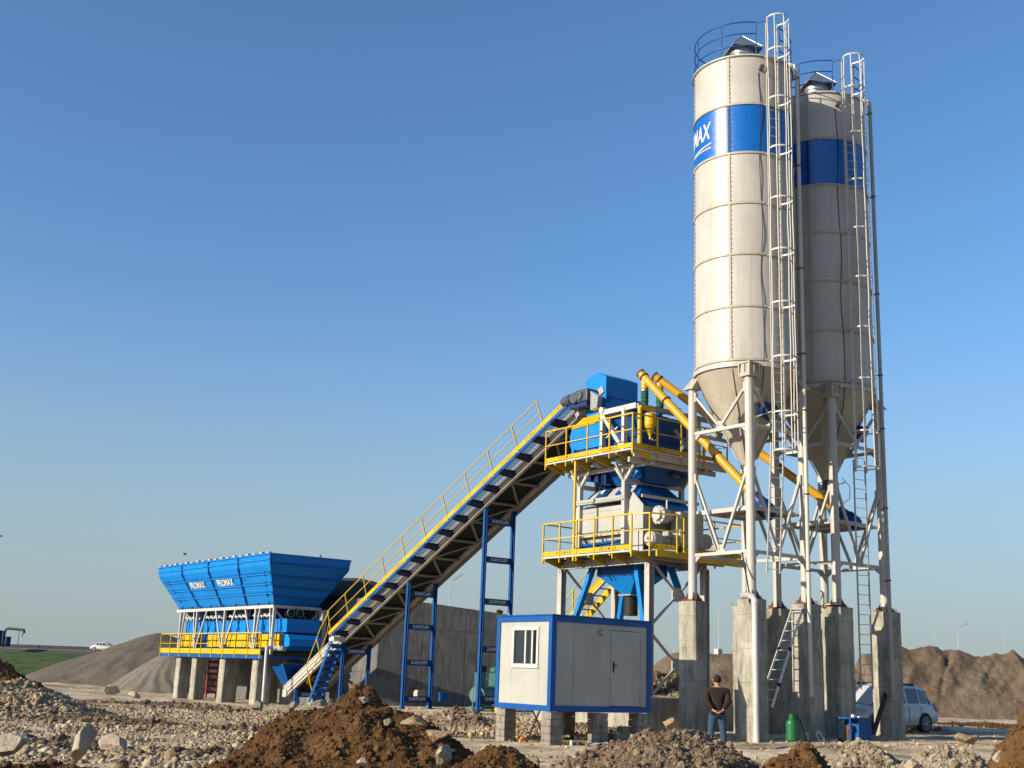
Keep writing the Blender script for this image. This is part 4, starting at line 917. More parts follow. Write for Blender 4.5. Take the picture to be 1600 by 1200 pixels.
MB().prism([V(26.36, 28.48, 7.13), V(28.66, 28.48, 7.13), V(28.66, 28.86, 7.46), V(26.6, 28.86, 7.46)], V(0, .03, .01)).build('drive_cover', 'fblue', mx)
# hood
hd = MB().hull([V(26.40, 28.75, 7.46), V(28.5, 28.75, 7.46), V(28.5, 31.65, 7.46), V(26.40, 31.65, 7.46)], [V(26.95, 29.2, 7.98), V(28.1, 29.2, 7.98), V(28.1, 31.5, 7.98), V(26.95, 31.5, 7.98)]).build('hood', 'fblue', mx)
MB().add([V(26.385, 29.25, 7.475), V(26.385, 31.62, 7.475), V(26.90, 31.5, 7.965), V(26.90, 29.35, 7.965)], [(0, 1, 2, 3)]).build('hood_side', 'cream', hd)
for y in (29.75, 30.75):
    a = V(26.50, y, 7.60); u = V(.52, 0, .49).normalized()
    MB().prism([a+V(-.02, -.24, .0), a+V(-.02, .24, 0), a+u*.42+V(-.02, .24, 0), a+u*.42+V(-.02, -.24, 0)], V(-.04, 0, .045)).build('inspection_hatch', 'fblue', hd)
    MB().cyl(a+u*.2+V(-.07, 0, .07), (-.7, 0, .7), .10, .03, 12).build('hatch_window', 'letter', hd)
for y, x in ((29.6, 27.2), (30.3, 27.8), (31.1, 27.2)): MB().tube((x, y, 7.98), (x, y, 8.32), .17, n=14).box(x-.22, x+.22, y-.22, y+.22, 8.0, 8.05).build('inlet_duct', 'dblue', hd)
MB().box(26.9, 27.9, 31.0, 31.6, 7.98, 8.25).build('water_manifold', 'dblue', hd)
# gear boxes and motors
for x, z in ((26.95, 6.83),):
    g = MB().cyl((x-.15, 28.2, z), (1, .1, 0), .30, .14, 26).cyl((x+.05, 28.22, z), (1, .1, 0), .25, .3, 26).cyl((x-.26, 28.19, z), (1, .1, 0), .18, .1, 20).cyl((x+.4, 28.25, z), (1, .1, 0), .16, .5, 20).build('gear_box', 'cream', mx)
    m = MB()
    for i in range(12): a = 2*math.pi*i/12; m.cyl((x-.235, 28.2+.265*math.cos(a), z+.265*math.sin(a)), (1, 0, 0), .018, .05, 6)
    m.build('bolt_ring', 'motor', g)
    MB().tube((x+.15, 28.15, z+.2), (x+.15, 28.15, z+.52), .03, n=8).build('breather', 'white', g)
g = MB().cyl((26.42, 28.05, 6.0), (1, .05, 0), .24, .34, 26).cyl((26.22, 28.04, 6.0), (1, .05, 0), .20, .06, 20).build('drive_motor', 'cream', mx)
MB().cyl((26.85, 28.07, 6.0), (1, .05, 0), .15, .5, 18).box(26.95, 27.15, 27.92, 28.2, 6.1, 6.3).cyl((27.25, 28.08, 6.05), (1, .05, 0), .19, .2, 20).build('coupling_housing', 'lgrey', g)
MB().cyl((26.185, 28.04, 6.0), (1, .05, 0), .06, .02, 14).build('hub', 'motor', g)
cb = MB().box(27.42, 28.5, 27.85, 28.3, 5.85, 6.98).build('control_cabinet', 'panel', mx, bevel=.02)
MB().box(27.47, 28.45, 27.835, 27.85, 5.90, 6.93).build('cabinet_door', 'lgrey', cb)
MB().prism([V(27.80, 27.832, 6.34), V(28.06, 27.832, 6.34), V(27.93, 27.832, 6.57)], V(0, -.004, 0)).build('warning_triangle', 'yellow', cb)
MB().prism([V(27.915, 27.826, 6.51), V(27.89, 27.826, 6.44), V(27.92, 27.826, 6.44), V(27.905, 27.826, 6.37), V(27.955, 27.826, 6.46), V(27.925, 27.826, 6.46), V(27.945, 27.826, 6.51)], V(0, -.003, 0)).build('lightning_mark', 'black', cb)
MB().cyl((28.95, 28.4, 6.15), (0, 1, .0), .26, .5, 22).build('second_motor', 'lgrey', mx)
MB().box(26.3, 26.5, 29.5, 31.9, D1+.06, D1+.42).tube((26.26, 29.5, D1+.48), (26.26, 31.9, D1+.40), .05, n=10).build('hydraulic_trough', 'fblue', mx)
MB().box(28.55, 28.95, 28.9, 31.4, 6.0, 7.0).build('far_housing', 'cream', mx, bevel=.03)

# ================================================================== UPPER DECK: HOLDING HOPPER, WEIGHERS, CHUTE
hh = thing('holding_hopper', 'blue aggregate holding hopper in a white frame on the upper yellow-railed deck', 'hopper', (27.3, 30.0, D2))
for x in (26.0, 28.9):
    for y in (28.5, 29.05, 30.15):
        if y == 28.5 and x == 26.0: continue
        MB().beam((x, y, D2), (x, y, 10.46), .17, .13, up=(0, 1, 0)).build('frame_post', 'white', hh)
MB().beam((26.0, 28.45, 10.42), (26.0, 30.2, 10.42), .12, .18).build('frame_beam', 'white', hh)
MB().beam((26.0, 28.42, 10.40), (29.4, 28.42, 10.40), .12, .16).build('frame_beam', 'lgrey', hh)
MB().beam((28.9, 28.45, 10.42), (28.9, 30.2, 10.42), .12, .18).beam((26.0, 30.2, 10.42), (28.9, 30.2, 10.42), .12, .16).build('frame_beam', 'white', hh)
MB().beam((25.98, 30.1, 10.3), (25.98, 29.05, 9.0), .13, .13, up=(1, 0, 0)).build('frame_brace', 'white', hh)
MB().tube((25.95, 29.9, 9.5), (26.1, 29.5, 9.85), .035, n=8).build('frame_brace', 'white', hh)
MB().cyl((25.96, 30.15, 10.50), (1, 0, 0), .11, .14, 16).build('lifting_lug', 'white', hh)
b = MB().prism([V(26.15, 32.1, 9.9), V(26.15, 32.1, 9.55), V(26.15, 31.98, 9.38), V(26.15, 31.6, 9.33), V(26.15, 30.35, 9.33), V(26.15, 30.35, 10.2), V(26.15, 32.0, 10.14)], V(1.6, 0, 0)).build('holding_bin', 'blue', hh)
MB().prism([V(26.10, 32.0, 10.14), V(26.10, 30.68, 10.18), V(26.52, 30.68, 10.62), V(26.52, 31.85, 10.58)], V(.02, 0, -.03)).build('yellow_flap', 'yellow', b)
MB().prism([V(26.14, 32.0, 10.13), V(26.14, 30.62, 10.17), V(26.55, 30.62, 10.60), V(26.55, 31.85, 10.56)], V(.9, 0, -.25)).build('flap_frame', 'fblue', b)
for y in (30.45, 31.9): MB().box(26.12, 26.2, y-.07, y+.07, D2, 9.4).build('bin_leg', 'blue', b)
MB().box(26.2, 26.9, 30.75, 31.6, 9.0, 9.34).build('bin_gate', 'fblue', b)
MB().hull([V(26.7, 29.0, 9.2), V(28.4, 29.0, 9.2), V(28.4, 30.3, 9.2), V(26.7, 30.3, 9.2)], [V(26.3, 28.75, 10.3), V(28.75, 28.75, 10.3), V(28.75, 30.6, 10.3), V(26.3, 30.6, 10.3)]).build('weigh_bin', 'fblue', hh)
MB().box(26.2, 29.1, 28.62, 29.1, 9.0, 9.28).build('gate_box', 'fblue', hh)
MB().beam((28.5, 28.6, 9.3), (27.9, 28.6, 9.9), .08, .1).build('frame_brace', 'lgrey', hh)
MB().hull([V(26.9, 28.9, 8.0), V(28.2, 28.9, 8.0), V(28.2, 30.4, 8.0), V(26.9, 30.4, 8.0)], [V(26.45, 28.55, 8.6), V(29.2, 28.55, 8.6), V(29.2, 31.3, 8.6), V(26.45, 31.3, 8.6)]).build('lower_funnel', 'fblue', hh)
MB().tube((26.6, 29.0, 8.1), (26.6, 29.0, 8.55), .13, n=14).build('feed_duct', 'blue', hh)
for i, y in enumerate((30.6, 31.0, 31.4)): MB().box(26.45, 26.75, y-.12, y+.12, 8.05+.1*i, 8.55).build('feed_duct', 'dblue', hh)
for x, z, r in ((27.9, 8.3, .1), (28.3, 8.25, .08)): MB().cyl((x, 28.6, z), (1, 0, 0), r, .35, 12).build('air_cylinder', 'motor', hh)
ch = MB().prism([V(26.55, 31.78, 10.75), V(26.55, 31.78, 11.95), V(26.55, 31.2, 12.15), V(26.55, 30.66, 11.92), V(26.55, 30.66, 10.3), V(26.55, 31.4, 10.3)], V(1.5, 0, 0)).build('head_chute', 'blue', hh)
MB().box(26.6, 28.0, 30.645, 30.66, 11.17, 11.2).prism([V(26.53, 30.64, 11.3), V(26.78, 30.64, 11.1), V(26.53, 30.64, 10.95)], V(0, -.02, 0)).cyl((28.02, 30.62, 11.1), (0, 1, 0), .13, .16, 14).build('chute_trim', 'fblue', ch)
ym = thing('admixture_weigher', 'small yellow cone-bottomed weigher hanging inside the upper deck railing', 'weigher', (26.42, 28.25, 9.4))
MB().tube((26.42, 28.25, 9.78), (26.42, 28.25, 10.15), .19, n=20).build('tank', 'yellow', ym)
MB().tube((26.42, 28.25, 9.78), (26.42, 28.25, 9.42), .19, .045, n=20).build('cone', 'yellow', ym)
MB().tube((26.42, 28.25, 9.42), (26.42, 28.25, 9.3), .04, n=10).path([(26.45, 28.2, 9.3), (26.6, 28.2, 9.28), (26.7, 28.2, 9.32), (26.72, 28.2, 9.2)], .035, 8).build('outlet_valve', 'yellow', ym)
MB().tube((26.42, 28.25, 10.15), (26.42, 28.42, 10.34), .02, n=6).build('hanger', 'rust', ym)
cw = thing('cement_weigher', 'dark round cement weigher hoppers under the green sleeves on the upper deck', 'weigher', (27.0, 29.2, 9.0))
for x, y in ((26.62-.0, 28.9), (27.86, 29.45)):
    MB().tube((x, y, 10.45), (x, y, 10.62), .19, n=20).box(x-.3, x+.3, y-.25, y+.25, 10.40, 10.46).build('inlet', 'fblue', cw)

# ================================================================== INCLINED BELT CONVEYOR
CX0, CX1 = 26.75, 28.12
SL = -.485; un = V(0, -1, .485).normalized(); nn = V(0, .485, 1).normalized()
def cz(y): return 7.95+SL*(y-37.93)
def cp(x, y, n=0.): p = V(x, y, cz(y)); return p+nn*n
YT, YB = 30.95, 54.0
cv = thing('belt_conveyor', 'long inclined white-framed belt conveyor with yellow handrail rising from hopper to tower', 'conveyor', (27.43, 48, 0))
for x, s_ in ((CX0, -1), (CX1, 1)):
    m = MB().beam(cp(x, YB, .09), cp(x, YT, .09), .07, .18, up=nn).beam(cp(x+s_*.045, YB, .01), cp(x+s_*.045, YT, .01), .12, .018, up=nn).beam(cp(x+s_*.045, YB, .18), cp(x+s_*.045, YT, .18), .12, .018, up=nn)
    m.build('side_chord', 'white', cv)
for n_, w2 in ((.24, .03), (.31, .045), (.41, .035)):
    MB().beam(cp(CX0-.02, 49.0, n_), cp(CX0-.02, YT+.3, n_), w2, .05, up=nn).build('belt_side_rail', 'white', cv)
MB().beam(cp(CX0+.06, YB, .33), cp(CX0+.06, YT, .33), .01, .24, up=nn).build('belt_side_sheet', 'lgrey', cv)
MB().add([cp(26.84, YB, .12), cp(28.03, YB, .12), cp(28.03, YT, .12), cp(26.84, YT, .12), cp(26.84, YB, .13), cp(28.03, YB, .13), cp(28.03, YT, .13), cp(26.84, YT, .13)], [(0, 1, 2, 3), (7, 6, 5, 4), (0, 4, 5, 1), (1, 5, 6, 2), (2, 6, 7, 3), (3, 7, 4, 0)]).build('return_belt', 'belt', cv)
vs = []
for y in (YB, YT): vs += [cp(26.86, y, .42), cp(27.1, y, .34), cp(27.76, y, .34), cp(28.0, y, .42), cp(28.0, y, .43), cp(27.76, y, .35), cp(27.1, y, .35), cp(26.86, y, .43)]
MB().add(vs, [(i, (i+1) % 8, 8+(i+1) % 8, 8+i) for i in range(8)]+[tuple(range(8)), tuple(range(15, 7, -1))]).build('carrying_belt', 'belt', cv)
y = YB-.4; k = 0
while y > YT+.2:
    MB().tube(cp(26.85, y, .06), cp(28.02, y, .06), .045, n=10).build('idler', 'steel', cv)
    k += 1; y -= 1.33
y = 53.6; i = 0
while y > YT+.3:
    MB().beam(cp(CX0+.05, y, .02), cp(CX1-.05, y, .02), .11, .05, up=nn).build('cross_member', 'truss', cv)
    if y-1.33 > YT:
        a, b = (CX0+.05, CX1-.05) if i % 2 else (CX1-.05, CX0+.05); MB().beam(cp(a, y-.05, .0), cp(b, y-1.28, .0), .10, .03, up=nn).build('diagonal', 'truss', cv)
    y -= 1.33; i += 1
# deeper trough of the far side: second chord below the far side
MB().beam(cp(CX1+.1, YB, -.08), cp(CX1+.1, YT, -.08), .05, .20, up=nn).build('far_stiffener', 'truss', cv)
# walkway
WX = 26.12; WT = 48.8
wk = MB().beam(cp(WX, WT, .30), cp(WX, YT+.9, .31), .04, .12, up=nn).build('walkway_stringer', 'fblue', cv)
m = MB()
for x in np.linspace(WX+.03, CX0-.06, 8): m.beam(cp(x, WT, .38), cp(x, YT+.9, .38), .008, .03, up=nn)
yy = WT-.05
while yy > YT+.95: m.beam(cp(WX+.01, yy, .38), cp(CX0-.05, yy, .38), .010, .022, up=nn); yy -= .10
m.build('walkway_grating', 'steel', cv)
tb = MB().beam(cp(WX-.03, WT, .475), cp(WX-.03, YT+1.1, .475), .014, .17, up=nn).build('toe_board', 'yellow', cv)
yy = 47.6
while yy > 32.4:
    m = MB(); put_text(m, 'P R O M A X', .13, cp(WX-.041, yy, .475), un, nn, .006, .003); m.build('stencil_lettering', 'dyellow', tb); yy -= 1.5
y = 48.3
while y > YT+1.2:
    MB().add([cp(WX-.02, y+.14, .22), cp(CX0-.04, y+.14, .12), cp(CX0-.04, y-.14, .12), cp(WX-.02, y-.14, .22), cp(WX-.02, y+.14, .29), cp(CX0-.04, y+.14, .29), cp(CX0-.04, y-.14, .29), cp(WX-.02, y-.14, .29)], [(0, 1, 2, 3), (7, 6, 5, 4), (0, 4, 5, 1), (1, 5, 6, 2), (2, 6, 7, 3), (3, 7, 4, 0)]).build('walkway_bracket', 'navy', cv); y -= 1.02
RX = WX-.03
ys = np.arange(48.6, 31.9, -1.52)
MB().tube(cp(RX, ys[0], 1.48), cp(RX, ys[-1], 1.48), .022, n=8).tube(cp(RX, ys[0], .98), cp(RX, ys[-1], .98), .018, n=8).build('handrail', 'yellow', cv)
for y in ys: MB().beam(cp(RX, y, .28), cp(RX, y, 1.48), .045, .03, up=un).build('rail_post', 'yellow', cv)
# skirt sheets at the loading end
for x in (CX0-.06, CX1+.06):
    m = MB().beam(cp(x, YB+.1, .36), cp(x, 48.9, .36), .02, .42, up=nn)
    for n_ in (.18, .37, .56): m.beam(cp(x-.01, YB+.1, n_), cp(x-.01, 48.9, n_), .05, .05, up=nn)
    m.build('skirt_sheet', 'cream', cv)
MB().tube(cp(26.8, 53.7, .22), cp(28.06, 53.7, .22), .2, n=18).build('tail_drum', 'motor', cv)
MB().box(26.62, 26.74, 53.9, 54.3, .15, .5).build('tail_bracket', 'cream', cv)
# head drive
mo = MB().tube((26.12, 32.05, 11.22), (26.12, 31.68, 11.26), .17, n=18).tube((26.12, 32.32, 11.20), (26.12, 32.02, 11.22), .20, n=18).tube((26.12, 32.5, 11.18), (26.12, 32.3, 11.2), .15, n=18).build('drive_motor', 'motor', cv)
MB().box(25.98, 26.5, 31.02, 31.7, 11.02, 11.46).tube((25.92, 31.4, 11.24), (25.98, 31.4, 11.24), .16, n=16).tube((25.94, 31.72, 11.2), (26.2, 31.72, 11.2), .2, n=16).build('gear_box', 'motor', cv, bevel=.04)
MB().box(26.05, 26.5, 31.1, 32.1, 10.86, 11.02).build('motor_base', 'dblue', cv)
MB().hull([V(26.1, 30.62, 10.72), V(26.3, 30.62, 10.72), V(26.3, 30.95, 10.66), V(26.1, 30.95, 10.66)], [V(26.1, 30.55, 11.1), V(26.3, 30.55, 11.1), V(26.3, 30.98, 11.36), V(26.1, 30.98, 11.36)]).build('belt_guard', 'steel', cv)
MB().tube(cp(26.8, YT+.1, .25), cp(28.06, YT+.1, .25), .22, n=18).build('head_drum', 'motor', cv)
MB().beam(cp(CX0-.1, YT+1.3, .05), cp(CX0-.1, YT-.2, .05), .3, .25, up=nn).build('head_frame', 'lgrey', cv)
# trestles
def trestle(lab, y, rungs, zb=.1):
    t = thing('conveyor_trestle', lab, 'trestle', (27.43, y, zb), 'blue trestles holding up the conveyor')
    for x in (CX0, CX1-.02):
        lg = MB().hbeam((x, y, zb-.1), (x, y, cz(y)-.02), .13, .15, .018, up=(1, 0, 0)).beam((x-.0, y-.06, zb), (x-.0, y-.06, cz(y)-.1), .10, .02).build('post', 'tblue', t)
        MB().box(x-.15, x+.15, y-.15, y+.15, zb-.1, zb+.0).build('base_plate', 'tblue', lg)
    for i, z in enumerate(rungs):
        r_ = MB().box(CX0+.08, CX1-.10, y-.035, y+.035, z-.12, z+.12).build('cross_plate', 'dblue', t)
        m = MB(); put_text(m, 'PROMAX', .19, ((CX0+CX1)/2, y-.04, z), (1, 0, 0), (0, 0, 1), .006, .006, True, 1.05); m.build('mirrored_lettering', 'stencil', r_)
trestle('tallest blue steel trestle of the conveyor, next to the cabin', 37.95, (7.42, 5.92, 4.30, 2.50, .65), .14)
trestle('middle blue steel trestle of the conveyor, in front of the concrete wall', 43.4, (4.78, 3.40, 1.93, .45), .1)
trestle('shortest blue steel trestle beside the foot of the conveyor stair', 48.75, (2.35, .45), .05)
trestle('low blue stand under the lowest end of the conveyor', 53.1, (.30,), .0)
# foot stair
fs = thing('access_stair', 'steep light blue stair with yellow handrails at the low end of the conveyor', 'stair', (26.4, 51, 0))
a0, a1 = V(26.12, 48.62, 2.92), V(26.12, 50.5, .05); wv = V(.58, 0, 0)
for o in (V(0, 0, 0), wv): MB().beam(a0+o, a1+o, .035, .17, up=(0, 1, 1)).build('stringer', 'fblue', fs)
for i in range(1, 10):
    c = a0+(a1-a0)*(i/10); MB().prism([V(c.x+.02, c.y-.10, c.z+.02), V(c.x+.02, c.y+.10, c.z+.02), V(c.x+.02, c.y-.08, c.z-.18)], V(.54, 0, 0)).build('tread', 'fblue', fs)
MB().box(26.1, 26.75, 48.5, 48.95, 2.78, 2.98).build('landing', 'white', fs)
for x in (26.09,):
    MB().path([cp(x, 48.6, 1.48), V(x, 49.13, 4.08), V(x, 49.82, 3.35), V(x, 51.0, 1.6)], .022, 8).path([cp(x, 48.6, .98), V(x, 49.15, 3.1), V(x, 50.75, .85)], .018, 8).build('handrail', 'yellow', fs)
    for (ya, za, yb_, zb_) in ((50.13, 2.86, 49.45, 1.80), (50.87, 1.5, 50.22, .55)): MB().beam((x, ya, za), (x, yb_, zb_), .045, .03).build('rail_post', 'yellow', fs)

# ================================================================== AGGREGATE HOPPER
hp = thing('aggregate_hopper', 'long sky-blue four-bin aggregate hopper on a white truss with yellow walkway', 'hopper', (27.43, 61, 2.0))
TX0, TX1, TY0, TY1, TZ = 25.2, 29.66, 53.85, 69.0, 6.93
BX0, BX1, BY0, BY1, BZ = 26.22, 28.64, 55.15, 67.6, 4.56
FZ = 6.40; fx = .06
def ringr(x0, x1, y0, y1, z): return [V(x0, y0, z), V(x1, y0, z), V(x1, y1, z), V(x0, y1, z)]
top = ringr(TX0, TX1, TY0, TY1, TZ); fold = ringr(TX0+fx, TX1-fx, TY0+fx, TY1-fx, FZ); bot = ringr(BX0, BX1, BY0, BY1, BZ)
m = MB()
for lo, hi in ((bot, fold), (fold, top)):
    m.add(lo+hi, [(i, (i+1) % 4, 4+(i+1) % 4, 4+i) for i in range(4)])
ins = [p+V(.06*(1 if p.x < 27.4 else -1), .06*(1 if p.y < 60 else -1), 0) for p in top]; inb = [p+V(.06*(1 if p.x < 27.4 else -1), .06*(1 if p.y < 60 else -1), .05) for p in bot]
m.add(top+ins, [(i, (i+1) % 4, 4+(i+1) % 4, 4+i) for i in range(4)]); m.add(ins+inb, [(i, (i+1) % 4, 4+(i+1) % 4, 4+i) for i in range(4)]); m.add(inb, [(0, 1, 2, 3)])
bins = m.build('bin_shell', 'blue', hp)
def onface(y, z, out=0.):
    """point on the -x long face at height z"""
    if z >= FZ: k = (z-FZ)/(TZ-FZ); x = (TX0+fx)+(TX0-TX0-fx)*k
    else: k = (z-BZ)/(FZ-BZ); x = BX0+(TX0+fx-BX0)*k
    return V(x-out, y, z)
def yb(k, z):
    lo, hi = (BY0, TY0) if k == 0 else (BY1, TY1)
    if z >= FZ: return hi
    return lo+(hi-lo)*(z-BZ)/(FZ-BZ)
def ylerp(f, z): return yb(0, z)+(yb(1, z)-yb(0, z))*f
sln = V(-.87, 0, -.48)
for f in (.253, .507, .755):
    a, b, c = onface(ylerp(f, BZ), BZ), onface(ylerp(f, FZ), FZ), onface(ylerp(f, TZ), TZ)
    MB().beam(a, b, .10, .16, up=(1, 0, 0)).beam(b, c, .10, .12, up=(1, 0, 0)).build('rib', 'fblue', bins)
for z in (6.66, 5.98, 5.52, 5.08):
    e = .03; MB().beam(onface(ylerp(.004, z), z, e), onface(ylerp(.996, z), z, e), .05, .05).build('stiffener', 'blue', bins)
for z in (6.08, 5.60, 5.16):
    p, q = onface(ylerp(.01, z), z, .02), onface(ylerp(.99, z), z, .02); p2, q2 = onface(ylerp(.01, z-.1), z-.1, .0), onface(ylerp(.99, z-.1), z-.1, .0)
    MB().add([p+V(-.06, 0, 0), q+V(-.06, 0, 0), q2, p2, p+V(.05, 0, .01), q+V(.05, 0, .01)], [(0, 1, 2, 3), (0, 1, 5, 4), (0, 3, 4), (1, 2, 5)]).build('angle_stiffener', 'blue', bins)
for z in (5.9, 5.42, 4.95):
    for f in (.05, .93): p = onface(ylerp(f, z), z, .03); q = onface(ylerp(f, z+.22), z+.22, .03); MB().beam(p, q, .05, .06, up=(1, 0, 0)).build('short_rib', 'fblue', bins)
for z in (6.5, 5.9, 5.4, 4.95):
    k = (z-BZ)/(FZ-BZ); k = min(1, k); x0 = BX0+(TX0+fx-BX0)*k; x1 = BX1+(TX1-fx-BX1)*k; y = yb(0, z)
    MB().beam((x0+.02, y-.02, z), (x1-.02, y-.02, z), .04, .05).build('end_stiffener', 'fblue', bins)
MB().beam(top[0]+V(-.02, 0, 0), top[3]+V(-.02, 0, 0), .07, .06).beam(top[0], top[1], .07, .06).beam(top[1], top[2], .07, .06).beam(top[2], top[3], .07, .06).build('rim', 'blue', bins)
MB().beam(top[0], fold[0], .09, .05, up=(0, 1, 0)).beam(fold[0], bot[0], .05, .05, up=(0, 1, 0)).build('corner_strip', 'fblue', bins)
i = 0
for f in np.linspace(.02, .98, 19):
    p = onface(ylerp(f, TZ), TZ); MB().box(p.x-.05, p.x+.12, p.y-.13, p.y+.09, TZ+.03, TZ+.10+.03*(i % 2)).build('rim_bracket', 'lamp', bins); i += 1
MB().tube((27.9, TY0, TZ), (27.9, TY0, TZ+.16), .05, n=8).build('marker_stub', 'motor', bins)
ax = V(0, -1, 0); ay = V(-(BX0-TX0-fx), 0, FZ-BZ).normalized()
for f in (.655, .39):
    z = 5.74; c = onface(ylerp(f, z), z, .075); m = MB(); put_text(m, 'PROMAX', .52, c, ax, ay, .01, .014, False, .95); m.build('lettering', 'letter', bins)
# load-cell heads and truss
sup = MB().beam((26.15, BY0-.15, 4.46), (26.15, BY1+.15, 4.46), .12, .15).beam((28.7, BY0-.15, 4.46), (28.7, BY1+.15, 4.46), .12, .15).beam((26.1, BY0-.1, 4.46), (28.75, BY0-.1, 4.46), .12, .15).beam((26.1, BY1+.1, 4.46), (28.75, BY1+.1, 4.46), .12, .15).build('support_frame', 'white', hp)
MB().beam((26.2, BY0-.0, 4.60), (26.2, BY1, 4.60), .10, .10).build('bin_sill', 'fblue', sup)
for y in (55.6, 56.9, 58.2, 59.6, 61.2, 62.9, 64.3, 65.6, 67.0): MB().box(26.08, 26.2, y-.05, y+.05, 4.56, 4.68).build('bolt_cleat', 'motor', sup)
legs = (67.1, 64.7, 60.9, 57.05, 54.95)
for x in (26.15, 28.7):
    for y in legs: MB().beam((x, y, 2.1), (x, y, 4.40), .11, .13).build('frame_leg', 'white', sup)
    for i in range(len(legs)-1):
        a, b = legs[i], legs[i+1]; L = a-b
        m1 = a-L*(.42 if L > 2.6 else .3); m2 = b+L*(.42 if L > 2.6 else .3)
        MB().beam((x, a-.06, 2.2), (x, m1+L*.08, 4.4), .08, .08, up=(1, 0, 0)).build('truss_diagonal', 'white', sup)
        MB().beam((x, b+.06, 2.2), (x, m2-L*.08, 4.4), .08, .08, up=(1, 0, 0)).build('truss_diagonal', 'white', sup)
MB().beam((26.2, 54.95, 4.3), (27.1, 54.95, 3.4), .08, .08).build('truss_diagonal', 'lgrey', sup)
MB().beam((28.6, 54.95, 4.3), (27.8, 54.95, 3.4), .08, .08).build('truss_diagonal', 'lgrey', sup)
# gates with white cylinders under each bin
for j, yc in enumerate((56.7, 59.8, 62.9, 66.0)):
    gt = MB().hull([V(26.7, yc-.9, 3.95), V(28.2, yc-.9, 3.95), V(28.2, yc+.9, 3.95), V(26.7, yc+.9, 3.95)], [V(26.5, yc-1.3, 4.45), V(28.4, yc-1.3, 4.45), V(28.4, yc+1.3, 4.45), V(26.5, yc+1.3, 4.45)]).build('bin_gate', 'dblue', hp)
    for dy in (-.85, -.3, .3, .85):
        MB().tube((26.42, yc+dy-.18, 3.95), (26.42, yc+dy+.12, 4.12), .05, n=8).cyl((26.40, yc+dy+.14, 4.08), (1, 0, 0), .08, .1, 10).build('air_cylinder', 'white', gt)
        MB().path([(26.38, yc+dy, 4.02), (26.33, yc+dy+.1, 3.88), (26.36, yc+dy+.22, 3.98)], .012, 5).build('air_hose', 'black', gt)
    MB().tube((26.38, yc-1.2, 4.02), (26.38, yc+1.2, 4.06), .03, n=8).build('air_line', 'white', gt)
wb = MB().box(26.52, 28.35, 54.2, 67.2, 3.22, 3.85).build('weigh_belt_box', 'blue', hp)
for y in np.arange(54.8, 67, 1.02): MB().box(26.49, 26.52, y-.02, y+.02, 3.22, 3.86).beam((26.49, y+.1, 3.84), (26.49, y-.2, 3.3), .03, .03).build('box_rib', 'fblue', wb)
MB().box(26.5, 28.4, 54.2, 67.2, 3.85, 3.89).build('box_edge', 'fblue', wb)
for i, y in enumerate(np.arange(54.6, 66.6, 1.28)):
    if i == 7: continue
    MB().box(26.36, 26.5, y, y+1.18, 2.48, 3.12).build('guard_panel', 'yellow', hp)
MB().box(26.5, 28.3, 54.4, 67.0, 2.3, 3.2).build('weigh_belt_frame', 'dblue', hp)
MB().tube((26.6, 54.25, 2.75), (28.2, 54.25, 2.75), .3, n=18).build('belt_drum', 'dblue', hp)
hdm = MB().prism([V(26.5, 54.3, 3.12), V(26.5, 53.95, 3.10), V(26.5, 53.75, 2.9), V(26.5, 53.72, 2.55), V(26.5, 54.0, 2.5), V(26.5, 54.1, 2.35), V(26.5, 54.3, 2.5)], V(1.7, 0, 0)).build('end_hood', 'blue', hp)
MB().box(26.15, 26.5, 54.0, 54.4, 2.3, 2.55).cyl((26.3, 54.5, 2.42), (0, 1, 0), .13, .5, 14).cyl((26.3, 53.95, 2.42), (0, 1, 0), .12, .2, 14).build('drive_motor', 'lgrey', hp)
for x in (27.0, 27.5): MB().cyl((x, 54.95, 4.18), (0, 1, 0), .22, .3, 18).build('vibrator_motor', 'black', hp)
for x in (27.0, 27.5): MB().path([(x+.2*math.cos(a), 54.79, 4.18+.2*math.sin(a)) for a in np.linspace(0, 2*math.pi, 19)[:-1]], .015, 6, True).build('motor_end_ring', 'lgrey', hp)
# walkway deck
dk = MB().box(25.42, 28.95, 54.3, 68.0, 1.93, 2.05).build('walkway_deck', 'fblue', hp)
MB().box(25.40, 25.44, 54.3, 68.0, 1.90, 2.06).build('deck_edge', 'fblue', dk)
MB().box(25.405, 25.42, 54.55, 67.9, 2.10, 2.36).build('toe_board', 'yellow', dk)
ys = np.linspace(67.9, 54.6, 10)
MB().beam((25.42, 67.9, 3.14), (25.42, 54.6, 3.14), .05, .05).beam((25.42, 67.9, 2.62), (25.42, 54.6, 2.62), .03, .03).build('handrail', 'yellow', dk)
for y in list(ys): MB().beam((25.40, y, 1.9), (25.40, y, 3.14), .05, .05).build('rail_post', 'yellow', dk)
MB().beam((25.42, 67.9, 3.14), (28.9, 67.9, 3.14), .05, .05).beam((25.42, 67.9, 2.62), (28.9, 67.9, 2.62), .03, .03).build('handrail', 'yellow', dk)
for x in (26.5, 27.7, 28.9): MB().beam((x, 67.9, 1.9), (x, 67.9, 3.14), .05, .05).build('rail_post', 'yellow', dk)
MB().box(28.5, 28.75, 54.3, 54.6, 1.9, 4.4).build('end_column', 'lgrey', hp)
g2 = 'concrete piers under the aggregate hopper'
def hpier(lab, x, y, dx=.33, dy=.3): pier(lab, x-dx, x+dx, y-dy, y+dy, -.75, 1.92, group=g2, plate=False)
hpier('leftmost concrete pier under the left end of the blue hopper', 25.95, 65.6)
hpier('second concrete pier from the left under the blue hopper', 25.95, 63.3)
hpier('middle concrete pier under the front edge of the blue hopper', 26.05, 59.6, .42, .32)
hpier('concrete pier under the front edge of the hopper, second from the conveyor', 26.05, 55.6, .42, .32)
